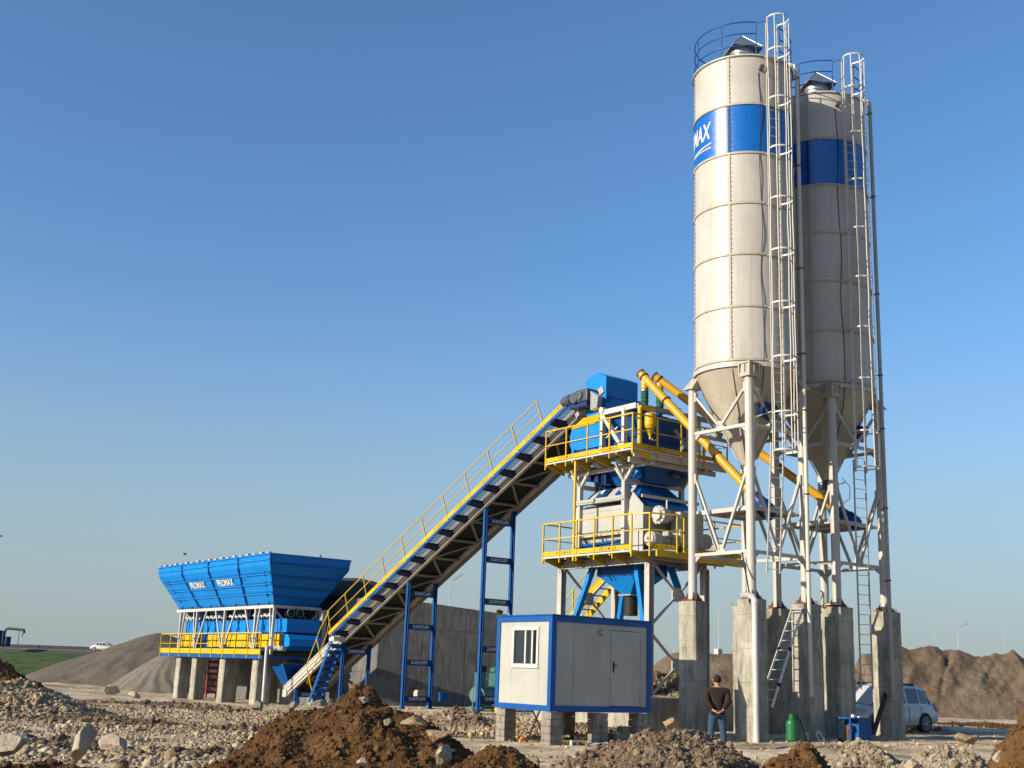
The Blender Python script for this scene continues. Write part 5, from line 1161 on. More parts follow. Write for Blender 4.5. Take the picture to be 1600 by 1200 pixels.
hpier('concrete pier under the hopper end, behind the white standing pipe', 27.55, 55.4, .42)
hpier('short-looking rear pier under the hopper near the red-painted steel', 28.6, 65.2, .3)
hpier('rear concrete pier under the middle of the hopper, in shade', 28.7, 60.0, .3)
hpier('rear concrete pier nearest the conveyor foot', 29.4, 56.2, .3)
t = thing('white_pipe', 'white pipe standing in front of the hopper pier beside the conveyor foot', 'pipe', (25.3, 53.6, -.2))
MB().path([(25.3, 53.6, -.3), (25.32, 53.7, 2.30), (25.34, 53.76, 2.42), (25.6, 54.2, 2.46), (25.9, 54.6, 2.46)], .075, 10).build('pipe_run', 'pvc', t)
t = thing('red_ladder_frame', 'red-painted steel ladder frame seen between the two leftmost hopper piers', 'steel frame', (28, 67.6, -.3))
for x in (28.2, 28.8): MB().beam((x, 67.4, -.4), (x, 67.4, 1.85), .1, .08).build('side_rail', 'red', t)
for i in range(6): MB().box(28.2, 28.8, 67.36, 67.44, -.1+.34*i, .06+.34*i).build('rung', 'red', t)
t = thing('red_steel_post', 'red oxide steel post behind the second and third hopper piers', 'post', (29.4, 63, -.3))
MB().beam((29.5, 63.4, -.4), (29.5, 63.4, 1.85), .42, .3).build('post', 'red', t); MB().box(29.2, 29.8, 63.2, 63.6, -.35, -.2).build('foot', 'lgrey', t)
# blue feed chute onto the conveyor
fc = thing('feed_chute', 'blue tail chute with dark lettering beside the low end of the conveyor', 'chute', (27.3, 54.6, .5))
MB().hull([V(26.85, 54.2, .75), V(28.0, 54.2, .75), V(28.0, 54.9, .7), V(26.85, 54.9, .7)], [V(26.3, 53.9, 1.68), V(28.5, 53.9, 1.68), V(28.5, 55.2, 1.68), V(26.3, 55.2, 1.68)]).build('chute_body', 'fblue', fc)
MB().beam((26.28, 53.86, 1.70), (28.5, 53.86, 1.70), .04, .04).beam((26.3, 53.88, 1.68), (26.85, 54.17, .75), .04, .04).build('chute_rim', 'blue', fc)
m = MB(); put_text(m, 'PRO', .62, (27.45, 53.98, 1.25), (1, 0, 0), V(0, -.3, .93), .01, .02); m.build('lettering', 'dblue', fc)

# ================================================================== RETAINING WALL AND THE HEAP BEHIND THE HOPPER
al = R_(17); wd = V(math.cos(al), -math.sin(al), 0); wn = V(math.sin(al), math.cos(al), 0)
w0 = V(31.5, 50.3, 0)-wd*1.8
rw = thing('retaining_wall', 'long grey concrete ramp wall with sloping top behind the conveyor trestles', 'wall', w0)
def wtop(s): return 5.08-.085*s
xs = np.linspace(0, 13.2, 7)
for i in range(6):
    s0, s1 = xs[i]+.012, xs[i+1]-.012
    a, b = w0+wd*s0, w0+wd*s1
    pts = [a+V(0, 0, -.4), b+V(0, 0, -.4)]
    n = 6
    for k in range(n, -1, -1): s = s0+(s1-s0)*k/n; pts.append(w0+wd*s+V(0, 0, wtop(s)+(.03*mnoise.noise(V(s*3, 0, 0)))))
    MB().prism(pts, wn*.35).build('wall_panel', 'wallc', rw)
p = w0; MB().prism([p+V(0, 0, -.5), p+V(0, 17, -.5), p+V(0, 17, 4.9), p+V(0, 0, 5.05)], V(.3, 0, 0)).build('return_wall', 'wallc', rw)
# ramp fill
fcx, fcy = CW(34.5, 56)
def fillf(X, Y):
    q = W(X+fcx, Y+fcy); rel = np.stack([q[..., 0]-w0.x, q[..., 1]-w0.y], -1); s = rel[..., 0]*wd.x+rel[..., 1]*wd.y; d = rel[..., 0]*wn.x+rel[..., 1]*wn.y
    z = 4.75-.085*s+.25*np.exp(-((d-1.5)/1.6)**2)+fbm(X, Y, .8, 5, 41)*.3
    px_, py_ = q[..., 0]-32.6, q[..., 1]-58.6
    z = z+1.75*np.exp(-(px_**2/9+py_**2/22))*sstep(-3., 2.2, rel[..., 0]-.2)
    inside = (d > .36) & (rel[..., 0] > .3) & (rel[..., 1] < 17) & (s < 13.1)
    return np.where(inside, z, -2.)
hill('ramp_fill', 'dark sand heaped on the loading ramp between the blue hopper and the concrete wall', fcx, fcy, fillf, (-13, 19), (-13, 14), .16, 'dsand', 'sand heap', .5, 3.)
for k, (s, c_) in enumerate(((5.6, 'rust'), (6.5, 'green'), (7.0, 'green'))):
    c = w0+wd*s+wn*.5; z = wtop(s)+.12
    rock('rock', ('rusty brown clod on the wall top above the cabin' if k == 0 else 'green-grey lump on top of the wall beside the trestle, left one' if k == 1 else 'green-grey lump on top of the wall nearest the cabin roof'), 780+14*k, 958+2*k, 62, .5, .4, .35, 'brown' if k == 0 else 'gravel', .3*k, 0, 30+k) if k == 0 else None

# ================================================================== COMPRESSOR
gp = at(752, 1112, 50); gx0, gy0 = gp.x, gp.y; gz0 = gzs(gx0, gy0)
cpz = thing('air_compressor', 'dark green air compressor behind the tallest blue trestle', 'compressor', (gx0, gy0, gz0))
X_ = V(.92, .39, 0); Y_ = V(-.39, .92, 0); B0 = V(gx0, gy0, gz0)
MB().cyl(B0+V(0, 0, .62)+X_*.55, X_, .36, 1.9, 28).cyl(B0+V(0, 0, .62)-X_*.42, X_, .27, .14, 24).cyl(B0+V(0, 0, .62)+X_*1.52, X_, .27, .14, 24).build('air_tank', 'green', cpz)
MB().cyl(B0+V(0, 0, .55)-X_*.55+Y_*-.05, X_, .16, .25, 18).build('tank_manhole', 'green', cpz)
MB().tube(B0+V(0, 0, .8)-X_*.2, B0+V(0, 0, 1.55)-X_*.2, .24, n=22).build('receiver', 'green', cpz)
MB().box(B0.x-.5, B0.x+.05, B0.y-.2, B0.y+.2, B0.z+1.55, B0.z+1.78).build('pressure_box', 'black', cpz)
MB().beam(B0+V(0, 0, .12)-X_*.5, B0+V(0, 0, .12)+X_*1.6, .6, .1).build('skid', 'green', cpz)
for s_ in (-.3, 1.3): MB().beam(B0+X_*s_+V(0, 0, -.1), B0+X_*s_+V(0, 0, .35), .1, .5).build('foot', 'green', cpz)
for k in range(4):
    c = B0+X_*(.85+.22*k)+V(0, 0, 1.62)-Y_*.05; MB().cyl(c, -Y_+X_*-.3, .13, .3, 16).cyl(c-Y_*.14, -Y_+X_*-.3, .09, .1, 14).build('cylinder_head', 'green', cpz)
MB().box(B0.x+.75, B0.x+1.35, B0.y+.15, B0.y+.6, B0.z+.95, B0.z+1.5).build('crankcase', 'green', cpz)
MB().tube(B0+X_*1.0+V(0, 0, 1.15), B0+X_*1.0+V(0, 0, 1.5), .05, n=10).build('copper_pipe', 'amber', cpz)
MB().path([B0+X_*.3+V(0, 0, 1.3), B0+X_*.5+V(0, 0, 1.1)-Y_*.1, B0+X_*.65+V(0, 0, .8)-Y_*.35, B0+X_*.7+V(0, 0, .5)-Y_*.4], .012, 5).build('hose', 'pvc', cpz)
t = thing('timber_offcut', 'small pale timber block in front of the concrete wall by the middle trestle', 'timber block', at(655, 1089, 52)); q = at(655, 1089, 52); MB().box(q.x-.2, q.x+.2, q.y-.15, q.y+.15, q.z-.15, q.z+.22).box(q.x-.17, q.x+.23, q.y-.12, q.y+.12, q.z+.22, q.z+.28).build('block', 'lwood', t)
t = thing('blue_crate', 'small blue crate on the ground in front of the concrete wall', 'crate', at(693, 1090, 52)); q = at(693, 1090, 52); MB().box(q.x-.16, q.x+.16, q.y-.16, q.y+.16, q.z-.15, q.z+.16).box(q.x-.19, q.x+.19, q.y-.19, q.y+.19, q.z+.16, q.z+.2).build('box', 'fblue', t)

# ================================================================== CABIN AND ITS BLOCK SUPPORTS
cbx0, cbx1, cby0, cby1, cbz0, cbz1 = 19.70, 23.23, 24.72, 27.18, .70, 3.14
cab = thing('site_cabin', 'white panel site cabin with bright blue frame raised on block stacks', 'cabin', (21.5, 26, .7))
fr = .15
m = MB()
for z in (cbz0, cbz1-fr):
    m.box(cbx0, cbx1, cby0, cby0+.12, z, z+fr); m.box(cbx0, cbx1, cby1-.12, cby1, z, z+fr); m.box(cbx0, cbx0+.12, cby0+.12, cby1-.12, z, z+fr); m.box(cbx1-.12, cbx1, cby0+.12, cby1-.12, z, z+fr)
for x in (cbx0, cbx1-fr):
    for y in (cby0, cby1-fr): m.box(x, x+fr, y, y+fr, cbz0+fr, cbz1-fr)
m.build('frame', 'fblue', cab)
fb = MB().box(cbx0-.012, cbx0, cby0, cby0+.14, cbz0, cbz1).build('corner_trim', 'fblue', cab)
MB().box(cbx0-.03, cbx1+.02, cby0-.03, cby1+.03, cbz1+.002, cbz1+.035).build('roof', 'fblue', cab)
for x, y in ((cbx0+.1, cby0+.1), (cbx0+.1, cby1-.4), (cbx0+1.0, cby0+.02), (cbx0+2.6, cby0+.02), (cbx0+.1, cby1-.7)): MB().tube((x, y, cbz1+.03), (x, y, cbz1+.10), .022, n=8).build('roof_bolt', 'steel', cab)
# side wall (-x) with window opening
wy0, wy1, wz0, wz1 = 25.36, 26.42, 1.86, 2.80
xw = cbx0+.03
m = MB(); m.box(xw, xw+.05, cby0+fr, wy0, cbz0+fr, cbz1-fr); m.box(xw, xw+.05, wy1, cby1-fr, cbz0+fr, cbz1-fr); m.box(xw, xw+.05, wy0, wy1, cbz0+fr, wz0); m.box(xw, xw+.05, wy0, wy1, wz1, cbz1-fr)
for y in (25.28, 26.5): m.box(xw-.004, xw, y-.008, y+.008, cbz0+fr, cbz1-fr)
m.build('side_wall', 'panel', cab)
m = MB(); d = .05
m.box(xw-.03, xw+.03, wy0-.05, wy0+.03, wz0-.05, wz1+.05); m.box(xw-.03, xw+.03, wy1-.03, wy1+.05, wz0-.05, wz1+.05); m.box(xw-.03, xw+.03, wy0+.03, wy1-.03, wz0-.05, wz0+.03); m.box(xw-.03, xw+.03, wy0+.03, wy1-.03, wz1-.03, wz1+.05)
ym_ = (wy0+wy1)/2; m.box(xw-.02, xw+.04, ym_-.03, ym_+.03, wz0+.03, wz1-.03)
m.box(xw-.035, xw-.0, wy0+.18, wy0+.24, wz0+.03, wz1-.03); m.box(xw-.045, xw-.0, wy0-.07, wy1+.07, wz0-.08, wz0-.05)
wf = m.build('window', 'pvc', cab)
MB().box(xw+.015, xw+.022, ym_+.03, wy1-.03, wz0+.03, wz1-.03).build('pane', 'glass', wf)
MB().box(xw+.035, xw+.042, wy0+.03, ym_-.03, wz0+.03, wz1-.03).build('pane', 'glass', wf)
# long shaded wall (-y) with door
yw = cby0+.03; dx0, dx1 = 21.75, 22.85
m = MB(); m.box(cbx0+fr, dx0, yw, yw+.05, cbz0+fr, cbz1-fr); m.box(dx1, cbx1-fr, yw, yw+.05, cbz0+fr, cbz1-fr); m.box(dx0, dx1, yw, yw+.05, cbz1-fr-.13, cbz1-fr)
m.build('long_wall', 'panel', cab)
m = MB(); m.box(cbx0+fr+.60, cbx0+fr+.61, yw-.004, yw, cbz0+fr, cbz1-fr); m.box(cbx0+fr+.612, cbx0+fr+.63, yw-.003, yw, cbz0+fr, cbz1-fr); m.build('wall_joint', 'lgrey', cab)
dr = MB().box(dx0+.012, dx1-.012, yw-.006, yw+.045, cbz0+fr+.02, cbz1-fr-.145).build('door', 'panel', cab)
m = MB(); m.box(dx0-.0, dx0+.008, yw+.0, yw+.04, cbz0+fr, cbz1-fr-.13)
MB().box(dx0+.09, dx0+.13, yw-.022, yw-.006, 1.74, 2.02).tube((dx0+.11, yw-.02, 1.93), (dx0+.11, yw-.06, 1.93), .012, n=8).tube((dx0+.11, yw-.055, 1.93), (dx0+.23, yw-.055, 1.93), .011, n=8).build('handle', 'black', dr)
for z in (1.1, 1.8, 2.55): MB().tube((dx1-.015, yw-.02, z-.05), (dx1-.015, yw-.02, z+.05), .014, n=8).build('hinge', 'lgrey', dr)
MB().box(cbx0+fr, cbx1-fr, cby1-.1, cby1-.05, cbz0+fr, cbz1-fr).box(cbx1-.08, cbx1-.03, cby0+fr, cby1-fr, cbz0+fr, cbz1-fr).build('rear_walls', 'panel', cab)
MB().box(cbx0+.12, cbx1-.12, cby0+.12, cby1-.12, cbz0+.04, cbz0+.10).box(cbx0+.12, cbx1-.12, cby0+.12, cby1-.12, cbz1-.08, cbz1-.03).build('floor_and_ceiling', 'lgrey', cab)
lt = MB().box(21.30, 21.46, yw-.05, yw-.0, 2.73, 2.84).build('outdoor_lamp', 'lgrey', cab)
MB().cyl((21.38, yw-.07, 2.785), (0, 1, 0), .045, .04, 12).build('lamp_lens', 'lamp', lt)
MB().box(21.32, 21.36, yw-.06, yw-.05, 2.70, 2.73).build('sensor', 'red', lt)
MB().box(cbx0-.02, cbx1, cby0-.0, cby0+.0, 0, 0) if False else None
# hollow blocks
bl_me = None
def block_mesh():
    m = MB(); L, Wd, H = .39, .19, .172
    m.box(-L/2, L/2, -Wd/2, Wd/2, 0, .03)
    for y in (-1, 1): m.box(-L/2, L/2, y*(Wd/2-.0175)-.0175, y*(Wd/2-.0175)+.0175, .03, H)
    for x in (-L/2+.0175, 0, L/2-.0175): m.box(x-.0175, x+.0175, -Wd/2+.035, Wd/2-.035, .03, H)
    return m
proto = block_mesh().build('cinder_block', 'block', None, None, bevel=.006)
used = [False]
def cblock(x, y, z, rz, lab):
    if not used[0]: o = proto; used[0] = True
    else: o = proto.copy(); COL.objects.link(o)
    o.location = (x+random.uniform(-.008, .008), y+random.uniform(-.008, .008), z); o.rotation_euler = (0, 0, rz+random.uniform(-.03, .03))
    tag(o, lab, 'cinder block', 'cinder blocks propping up the cabin'); return o
ord_ = ('bottom', 'second', 'third', 'fourth', 'top')
def stack(x, y, z0, where, n=5):
    for i in range(n):
        z = z0+.18*i
        for s_ in (-1, 1):
            side = ('near' if s_ < 0 else 'far') if i % 2 else ('left' if s_ < 0 else 'right')
            dx, dy, rz = (s_*.1, 0, R_(90)) if i % 2 == 0 else (0, s_*.1, 0)
            cblock(x+dx, y+dy, z, rz, '%s block, %s course, in the stack under %s' % (side, ord_[i], where))
stack(19.93, 24.93, -.21, 'the near corner of the cabin')
stack(19.93, 26.93, -.21, 'the far left corner of the cabin')
stack(21.5, 24.93, -.21, 'the middle of the shaded cabin wall')
stack(22.98, 24.95, -.21, 'the right end of the shaded cabin wall')
stack(22.0, 26.9, -.21, 'the rear wall of the cabin')
for i, (x, y, z, rz, l) in enumerate(((22.15, 24.9, -.2, .1, 'left block of the loose lower row under the right cabin end'), (22.55, 24.9, -.2, .05, 'right block of the loose lower row under the right cabin end'),
        (22.05, 24.85, -.02, 1.4, 'block set on end of the loose row under the cabin, left one'), (22.4, 24.93, -.02, .0, 'block lying on the loose row under the cabin'), (22.5, 25.0, .16, .2, 'topmost block of the loose pile under the cabin'),
        (21.9, 24.6, -.2, 1.5, 'block standing alone in front of the loose pile under the cabin'), (22.35, 25.35, -.2, .8, 'block behind the loose pile under the cabin'))):
    cblock(x, y, z, rz, l)
t = thing('pipe_coil', 'small orange plastic coil lying by the near cabin corner stack', 'pipe coil', (19.55, 25.45, -.2)); c = V(19.45, 25.5, -.12)
m = MB()
for k in range(3): m.path([c+V(.11*math.cos(a), .02*k-.02, .11*math.sin(a)+.02) for a in np.linspace(0, 2*math.pi, 19)[:-1]], .026, 8, True)
m.build('coil', 'orange', t)
t = thing('socket_box', 'small white socket box on the ground right of the near cabin corner stack', 'socket box', (20.5, 24.7, -.2)); MB().box(20.32, 20.58, 24.58, 24.72, -.22, .0).build('case', 'pvc', t, bevel=.01); MB().cyl((20.42, 24.575, -.1), (0, 1, 0), .04, .02, 14).build('socket', 'black', t)
t = thing('white_sheet', 'crumpled white plastic sheet lying on the ground right of the socket box', 'plastic sheet', (21.0, 24.5, -.2)); xs_ = np.linspace(20.6, 21.5, 14); vs = []
for x in xs_:
    for y in np.linspace(24.3, 24.75, 8): vs.append((x, y, gzs(x, y)+.04+.05*mnoise.noise(V(x*6, y*6, 0))))
MB().add(vs, [(i*8+j, i*8+j+1, (i+1)*8+j+1, (i+1)*8+j) for i in range(13) for j in range(7)], True).build('sheet', 'pvc', t)
t = thing('black_cables', 'black cables hanging down between the left cabin stacks', 'cables', (19.9, 25.9, .6)); MB().path([(20.0, 25.5, .75), (19.95, 25.8, .2), (20.0, 26.1, -.2)], .022, 6).path([(20.0, 25.9, .75), (20.05, 25.6, .3), (20.05, 25.4, -.15)], .022, 6).build('cable', 'black', t)

# ================================================================== SMALL THINGS BY THE PIERS
t = thing('white_pipe', 'white plastic drain pipe standing against the front of the nearest silo pier', 'pipe', (25.9, 23.55, 0))
q = (25.93, 23.34)
MB().tube((q[0], q[1], -.05), (q[0], q[1], 3.82), .085, n=18).build('pipe_run', 'pvc', t)
MB().tube((q[0], q[1], 3.78), (q[0], q[1], 3.93), .10, n=18).path([(q[0], q[1], 3.88), (q[0]-.03, q[1]+.06, 4.0), (q[0]-.14, q[1]+.2, 4.03), (q[0]-.25, q[1]+.3, 4.0)], .09, 12).build('elbow', 'pvc', t)
t = thing('black_hose', 'thin black hose hanging from the silo tie beam down to the white standing pipe', 'hose', (25.9, 23.6, 4))
MB().path([(26.1, 23.95, 5.3), (26.02, 23.8, 4.9), (25.92, 23.6, 4.4), (25.9, 23.5, 4.02)], .022, 8).build('hose', 'black', t)
# ladder
ld = thing('extension_ladder', 'aluminium ladder leaning against a shaded concrete silo pier', 'ladder', (27.2, 24.3, 0))
lt0, lt1 = V(28.32, 23.62, 3.80), V(28.32, 24.02, 3.80); lb0, lb1 = V(27.05, 23.75, .95), V(27.05, 24.25, .95)
for a, b in ((lt0, lb0), (lt1, lb1)): MB().beam(a, b, .03, .075, up=(1, 0, 0)).build('side_rail', 'alu', ld)
for i in range(10): k = (i+.3)/10; MB().tube(lt0+(lb0-lt0)*k, lt1+(lb1-lt1)*k, .018, n=8).build('rung', 'alu', ld)
MB().tube(lt0, lt1, .025, n=8).build('top_bar', 'alu', ld)
for k in (.42, .78):
    for a, b in ((lt0, lb0), (lt1, lb1)): c = a+(b-a)*k; MB().box(c.x-.05, c.x+.05, c.y-.03, c.y+.03, c.z-.06, c.z+.06).build('slide_bracket', 'black', ld)
m_ = (lb0-lt0).normalized(); c0 = (lb0+lb1)/2; MB().beam(c0-m_*.1, c0+m_*1.0, .06, .04, up=(1, 0, 0)).build('prop_leg', 'alu', ld)
# gas bottle
q = at(1238, 1159, 34.2); gb = thing('gas_bottle', 'green gas bottle standing at the foot of the pier with the ladder', 'gas bottle', (q.x, q.y, 0)); zb = gzs(q.x, q.y)-.02
MB().lathe([(0, zb), (.13, zb), (.135, zb+.03), (.17, zb+.08), (.172, zb+.5), (.15, zb+.58), (.09, zb+.64), (.04, zb+.66)], (q.x, q.y), 28).build('body', 'bottle', gb)
MB().lathe([(.085, zb+.62), (.085, zb+.76), (.075, zb+.76), (.075, zb+.64)], (q.x, q.y), 20, a0=.6, a1=5.4).build('collar', 'bottle', gb)
MB().tube((q.x, q.y, zb+.64), (q.x, q.y, zb+.74), .03, n=10).tube((q.x-.06, q.y, zb+.72), (q.x+.07, q.y, zb+.72), .018, n=8).build('valve', 'rust', gb)
MB().path([(q.x+.07, q.y, zb+.72), (q.x+.25, q.y-.08, zb+.6), (q.x+.4, q.y-.1, zb+.25), (q.x+.55, q.y-.05, zb+.04), (q.x+.8, q.y+.0, zb+.04)], .016, 6).build('hose', 'black', gb)
# bench
q = at(1338, 1153, 35.6); bx, by = q.x, q.y; bz = gzs(bx, by)
bn = thing('workbench', 'blue steel workbench cabinet standing before the right-hand piers', 'workbench', (bx, by, bz))
MB().box(bx-.55, bx+.42, by-.25, by+.3, bz+.60, bz+.64).build('top', 'fblue', bn)
MB().box(bx-.16, bx+.42, by-.22, by+.28, bz, bz+.60).build('cabinet', 'fblue', bn)
m = MB()
for i in range(5): m.box(bx-.07+.1*i, bx-.06+.1*i, by-.226, by-.22, bz+.03, bz+.57)
m.build('panel_rib', 'dblue', bn)
MB().box(bx-.53, bx-.49, by-.22, by-.18, bz, bz+.6).box(bx-.53, bx-.49, by+.24, by+.28, bz, bz+.6).build('leg', 'fblue', bn)
t = thing('paper_pile', 'white papers and small box lying on top of the blue workbench', 'papers', (bx, by, bz+.64)); MB().box(bx-.02, bx+.22, by-.15, by+.1, bz+.642, bz+.67).box(bx-.15, bx-.04, by-.05, by+.05, bz+.642, bz+.72).build('paper', 'letter', t)
t = thing('machine_part', 'rusty machine part standing under the open side of the blue workbench', 'machine part', (bx-.35, by, bz)); MB().tube((bx-.33, by, bz), (bx-.36, by, bz+.30), .06, n=14).cyl((bx-.33, by-.04, bz+.36), (1, 0, 0), .08, .16, 12).build('body', 'rust', t)
# coils of cable
for k, (px, py, lab, mt) in enumerate(((1281, 1150, 'pale coil of hose on the ground between two shaded piers', 'pvc'), (1260, 1147, 'loose white cable loop right of the green gas bottle', 'pvc'), (1314, 1154, 'black cable coil on the ground left of the blue workbench', 'black'))):
    q = at(px, py, 35.2); z = gzs(q.x, q.y)+.05; t = thing('cable_coil', lab, 'cable coil', (q.x, q.y, z)); m = MB(); r_ = (.13, .08, .16)[k]
    for j in range(4): m.path([V(q.x+r_*(1+.06*j)*math.cos(a)*.8, q.y+r_*(.4)*math.sin(a), z+r_*(1+.04*j)*math.sin(a)*(.9 if k < 2 else .15)+(.08 if k < 2 else 0)+.01*j) for a in np.linspace(0, 2*math.pi, 19)[:-1]], .014, 6, True)
    m.build('loop', mt, t)
# leaning plank
t = thing('leaning_plank', 'dark weathered plank leaning against the rightmost silo pier', 'plank', (32, 23.2, 0)); a, b = at(1363, 1142, 37.0), V(32.16, 23.62, 1.42)
a.z = gzs(a.x, a.y); MB().beam(a, b, .16, .05, up=(0, 1, 0)).build('board', 'plank', t)
# pale pallet timber on the pier top
t = thing('loose_timber', 'pale timber offcuts lying on top of the pier behind the ladder', 'timber', (29.9, 24.1, ZP)); MB().beam((29.75, 23.5, ZP+.08), (29.95, 24.1, ZP+.10), .12, .05).beam((29.6, 24.0, ZP+.05), (30.1, 24.3, ZP+.07), .1, .05).build('offcut', 'lwood', t)

# ================================================================== PERSON
def skinfig(name, joints, edges, mat, parent, sub=2, root=0):
    me = bpy.data.meshes.new(name); me.from_pydata([j[:3] for j in joints], edges, []); o = bpy.data.objects.new(name, me); COL.objects.link(o)
    o.modifiers.new('s', 'SKIN'); sk = me.skin_vertices[0] if me.skin_vertices else None
    if sk is None:
        bpy.context.view_layer.objects.active = o; o.select_set(True)
        sk = me.skin_vertices[0]
    for i, j in enumerate(joints):
        rx, ry = (j[3], j[4]) if len(j) > 4 else (j[3], j[3]); sk.data[i].radius = (rx, ry); sk.data[i].use_root = (i == root)
    s = o.modifiers.new('u', 'SUBSURF'); s.levels = s.render_levels = sub
    dg = bpy.context.evaluated_depsgraph_get(); m2 = bpy.data.meshes.new_from_object(o.evaluated_get(dg)); o.modifiers.clear(); o.data = m2
    m2.materials.clear(); m2.materials.append(M_[mat]); m2.polygons.foreach_set('use_smooth', [True]*len(m2.polygons)); o.parent = parent; return o
def person():
    q = at(1121, 1162, 30.9); zb = gzs(q.x, q.y)
    t = thing('person', 'man seen from behind in dark brown jacket and blue jeans, hands clasped behind his back', 'person', (q.x, q.y, zb)); ORG[t.name] = V(0, 0, 0)
    # local axes: +y = facing, +x = his right
    J = [(0, 0, .95, .15, .11), (0, .01, 1.12, .14, .10), (0, .0, 1.30, .165, .11), (0, 0, 1.43, .12, .09), (0, .01, 1.51, .055, .06), (0, .02, 1.56, .055, .06), (0, .03, 1.63, .085, .10), (0, .025, 1.70, .075, .09),
         (.09, 0, .86, .10, .11), (.125, -.0, .50, .05, .055), (.15, -.03, .10, .035, .04), (.15, .08, .04, .04, .03),
         (-.09, 0, .86, .10, .11), (-.135, .01, .50, .05, .055), (-.17, .0, .10, .035, .04), (-.18, .11, .04, .04, .03),
         (.20, -.01, 1.40, .062, .07), (.245, -.08, 1.15, .045, .05), (.10, -.20, .92, .026, .026), (.055, -.225, .90, .022, .02),
         (-.20, -.01, 1.40, .062, .07), (-.245, -.08, 1.15, .045, .05), (-.10, -.20, .92, .026, .026), (-.05, -.235, .90, .022, .02)]
    E = [(0, 1), (1, 2), (2, 3), (3, 4), (4, 5), (5, 6), (6, 7), (0, 8), (8, 9), (9, 10), (10, 11), (0, 12), (12, 13), (13, 14), (14, 15), (3, 16), (16, 17), (17, 18), (18, 19), (3, 20), (20, 21), (21, 22), (22, 23)]
    body = skinfig('body', J, E, 'skin', t)
    # jacket: torso and sleeves
    J2 = [(0, 0, .79, .195, .15), (0, 0, .92, .20, .155), (0, .005, 1.08, .175, .135), (0, .0, 1.28, .195, .135), (0, -.005, 1.42, .15, .11), (0, .0, 1.49, .085, .08),
          (.215, -.01, 1.40, .082, .09), (.25, -.08, 1.15, .078, .085), (.115, -.195, .95, .052, .055), (-.215, -.01, 1.40, .082, .09), (-.25, -.08, 1.15, .078, .085), (-.115, -.195, .95, .052, .055)]
    E2 = [(0, 1), (1, 2), (2, 3), (3, 4), (4, 5), (4, 6), (6, 7), (7, 8), (4, 9), (9, 10), (10, 11)]
    skinfig('jacket', J2, E2, 'jacket', t)
    J3 = [(0, 0, .93, .17, .13), (.10, 0, .80, .10, .115), (.125, 0, .48, .072, .082), (.15, -.03, .09, .06, .07), (-.10, 0, .80, .10, .115), (-.135, .01, .48, .072, .082), (-.17, 0, .09, .06, .07)]
    skinfig('jeans', J3, [(0, 1), (1, 2), (2, 3), (0, 4), (4, 5), (5, 6)], 'jeans', t)
    for s_, x, y in ((1, .135, .0), (-1, -.155, .03)):
        bv, bf = ICO3; MB().add([(x+v[0]*.052+s_*.012, y+.03+v[1]*.145, .05+max(-.05, v[2]*.055)) for v in bv], [tuple(f) for f in bf], True).build('shoe', 'shoe', None).parent = t
    bv, bf = ICO3
    MB().add([(v[0]*.092, .015+v[1]*.108-.01, 1.685+v[2]*.10 if v[2] > -.3 or v[1] > .0 else 1.685-.06+v[2]*.03) for v in bv], [tuple(f) for f in bf], True).build('hair', 'hair', None).parent = t
    MB().add([(v[0]*.085, .045+v[1]*.10, 1.635+v[2]*.115) for v in bv], [tuple(f) for f in bf], True).build('face', 'skin', None).parent = t
    for s_ in (-1, 1): MB().add([(s_*.092+v[0]*.014, .01+v[1]*.024, 1.645+v[2]*.036) for v in ICO2[0]], [tuple(f) for f in ICO2[1]], True).build('ear', 'skin', None).parent = t
    # hands: palms and fingers clasped at the small of the back
    for s_ in (1, -1):
        px_ = s_*.075; J4 = [(s_*.095, -.205, .92, .022, .02), (s_*.06, -.23, .90, .028, .018), (s_*.03, -.238, .885, .026, .015)]; E4 = [(0, 1), (1, 2)]
        for f in range(4):
            b = len(J4); dz = .022-.015*f; J4 += [(s_*.012, -.242-.004*s_, .88+dz*.8, .0085), (-s_*.012, -.248-.006*s_, .872+dz*.8, .0078), (-s_*.03, -.238, .868+dz*.8, .007)]; E4 += [(2, b), (b, b+1), (b+1, b+2)]
        b = len(J4); J4 += [(s_*.05, -.245, .925, .010), (s_*.025, -.256, .93, .008)]; E4 += [(1, b), (b, b+1)]
        skinfig('hand', J4, E4, 'skin', t, 1)
    t.rotation_euler = (0, 0, -(YAW)-R_(4)); t.scale = (1.10, 1.08, 1.02)
person()

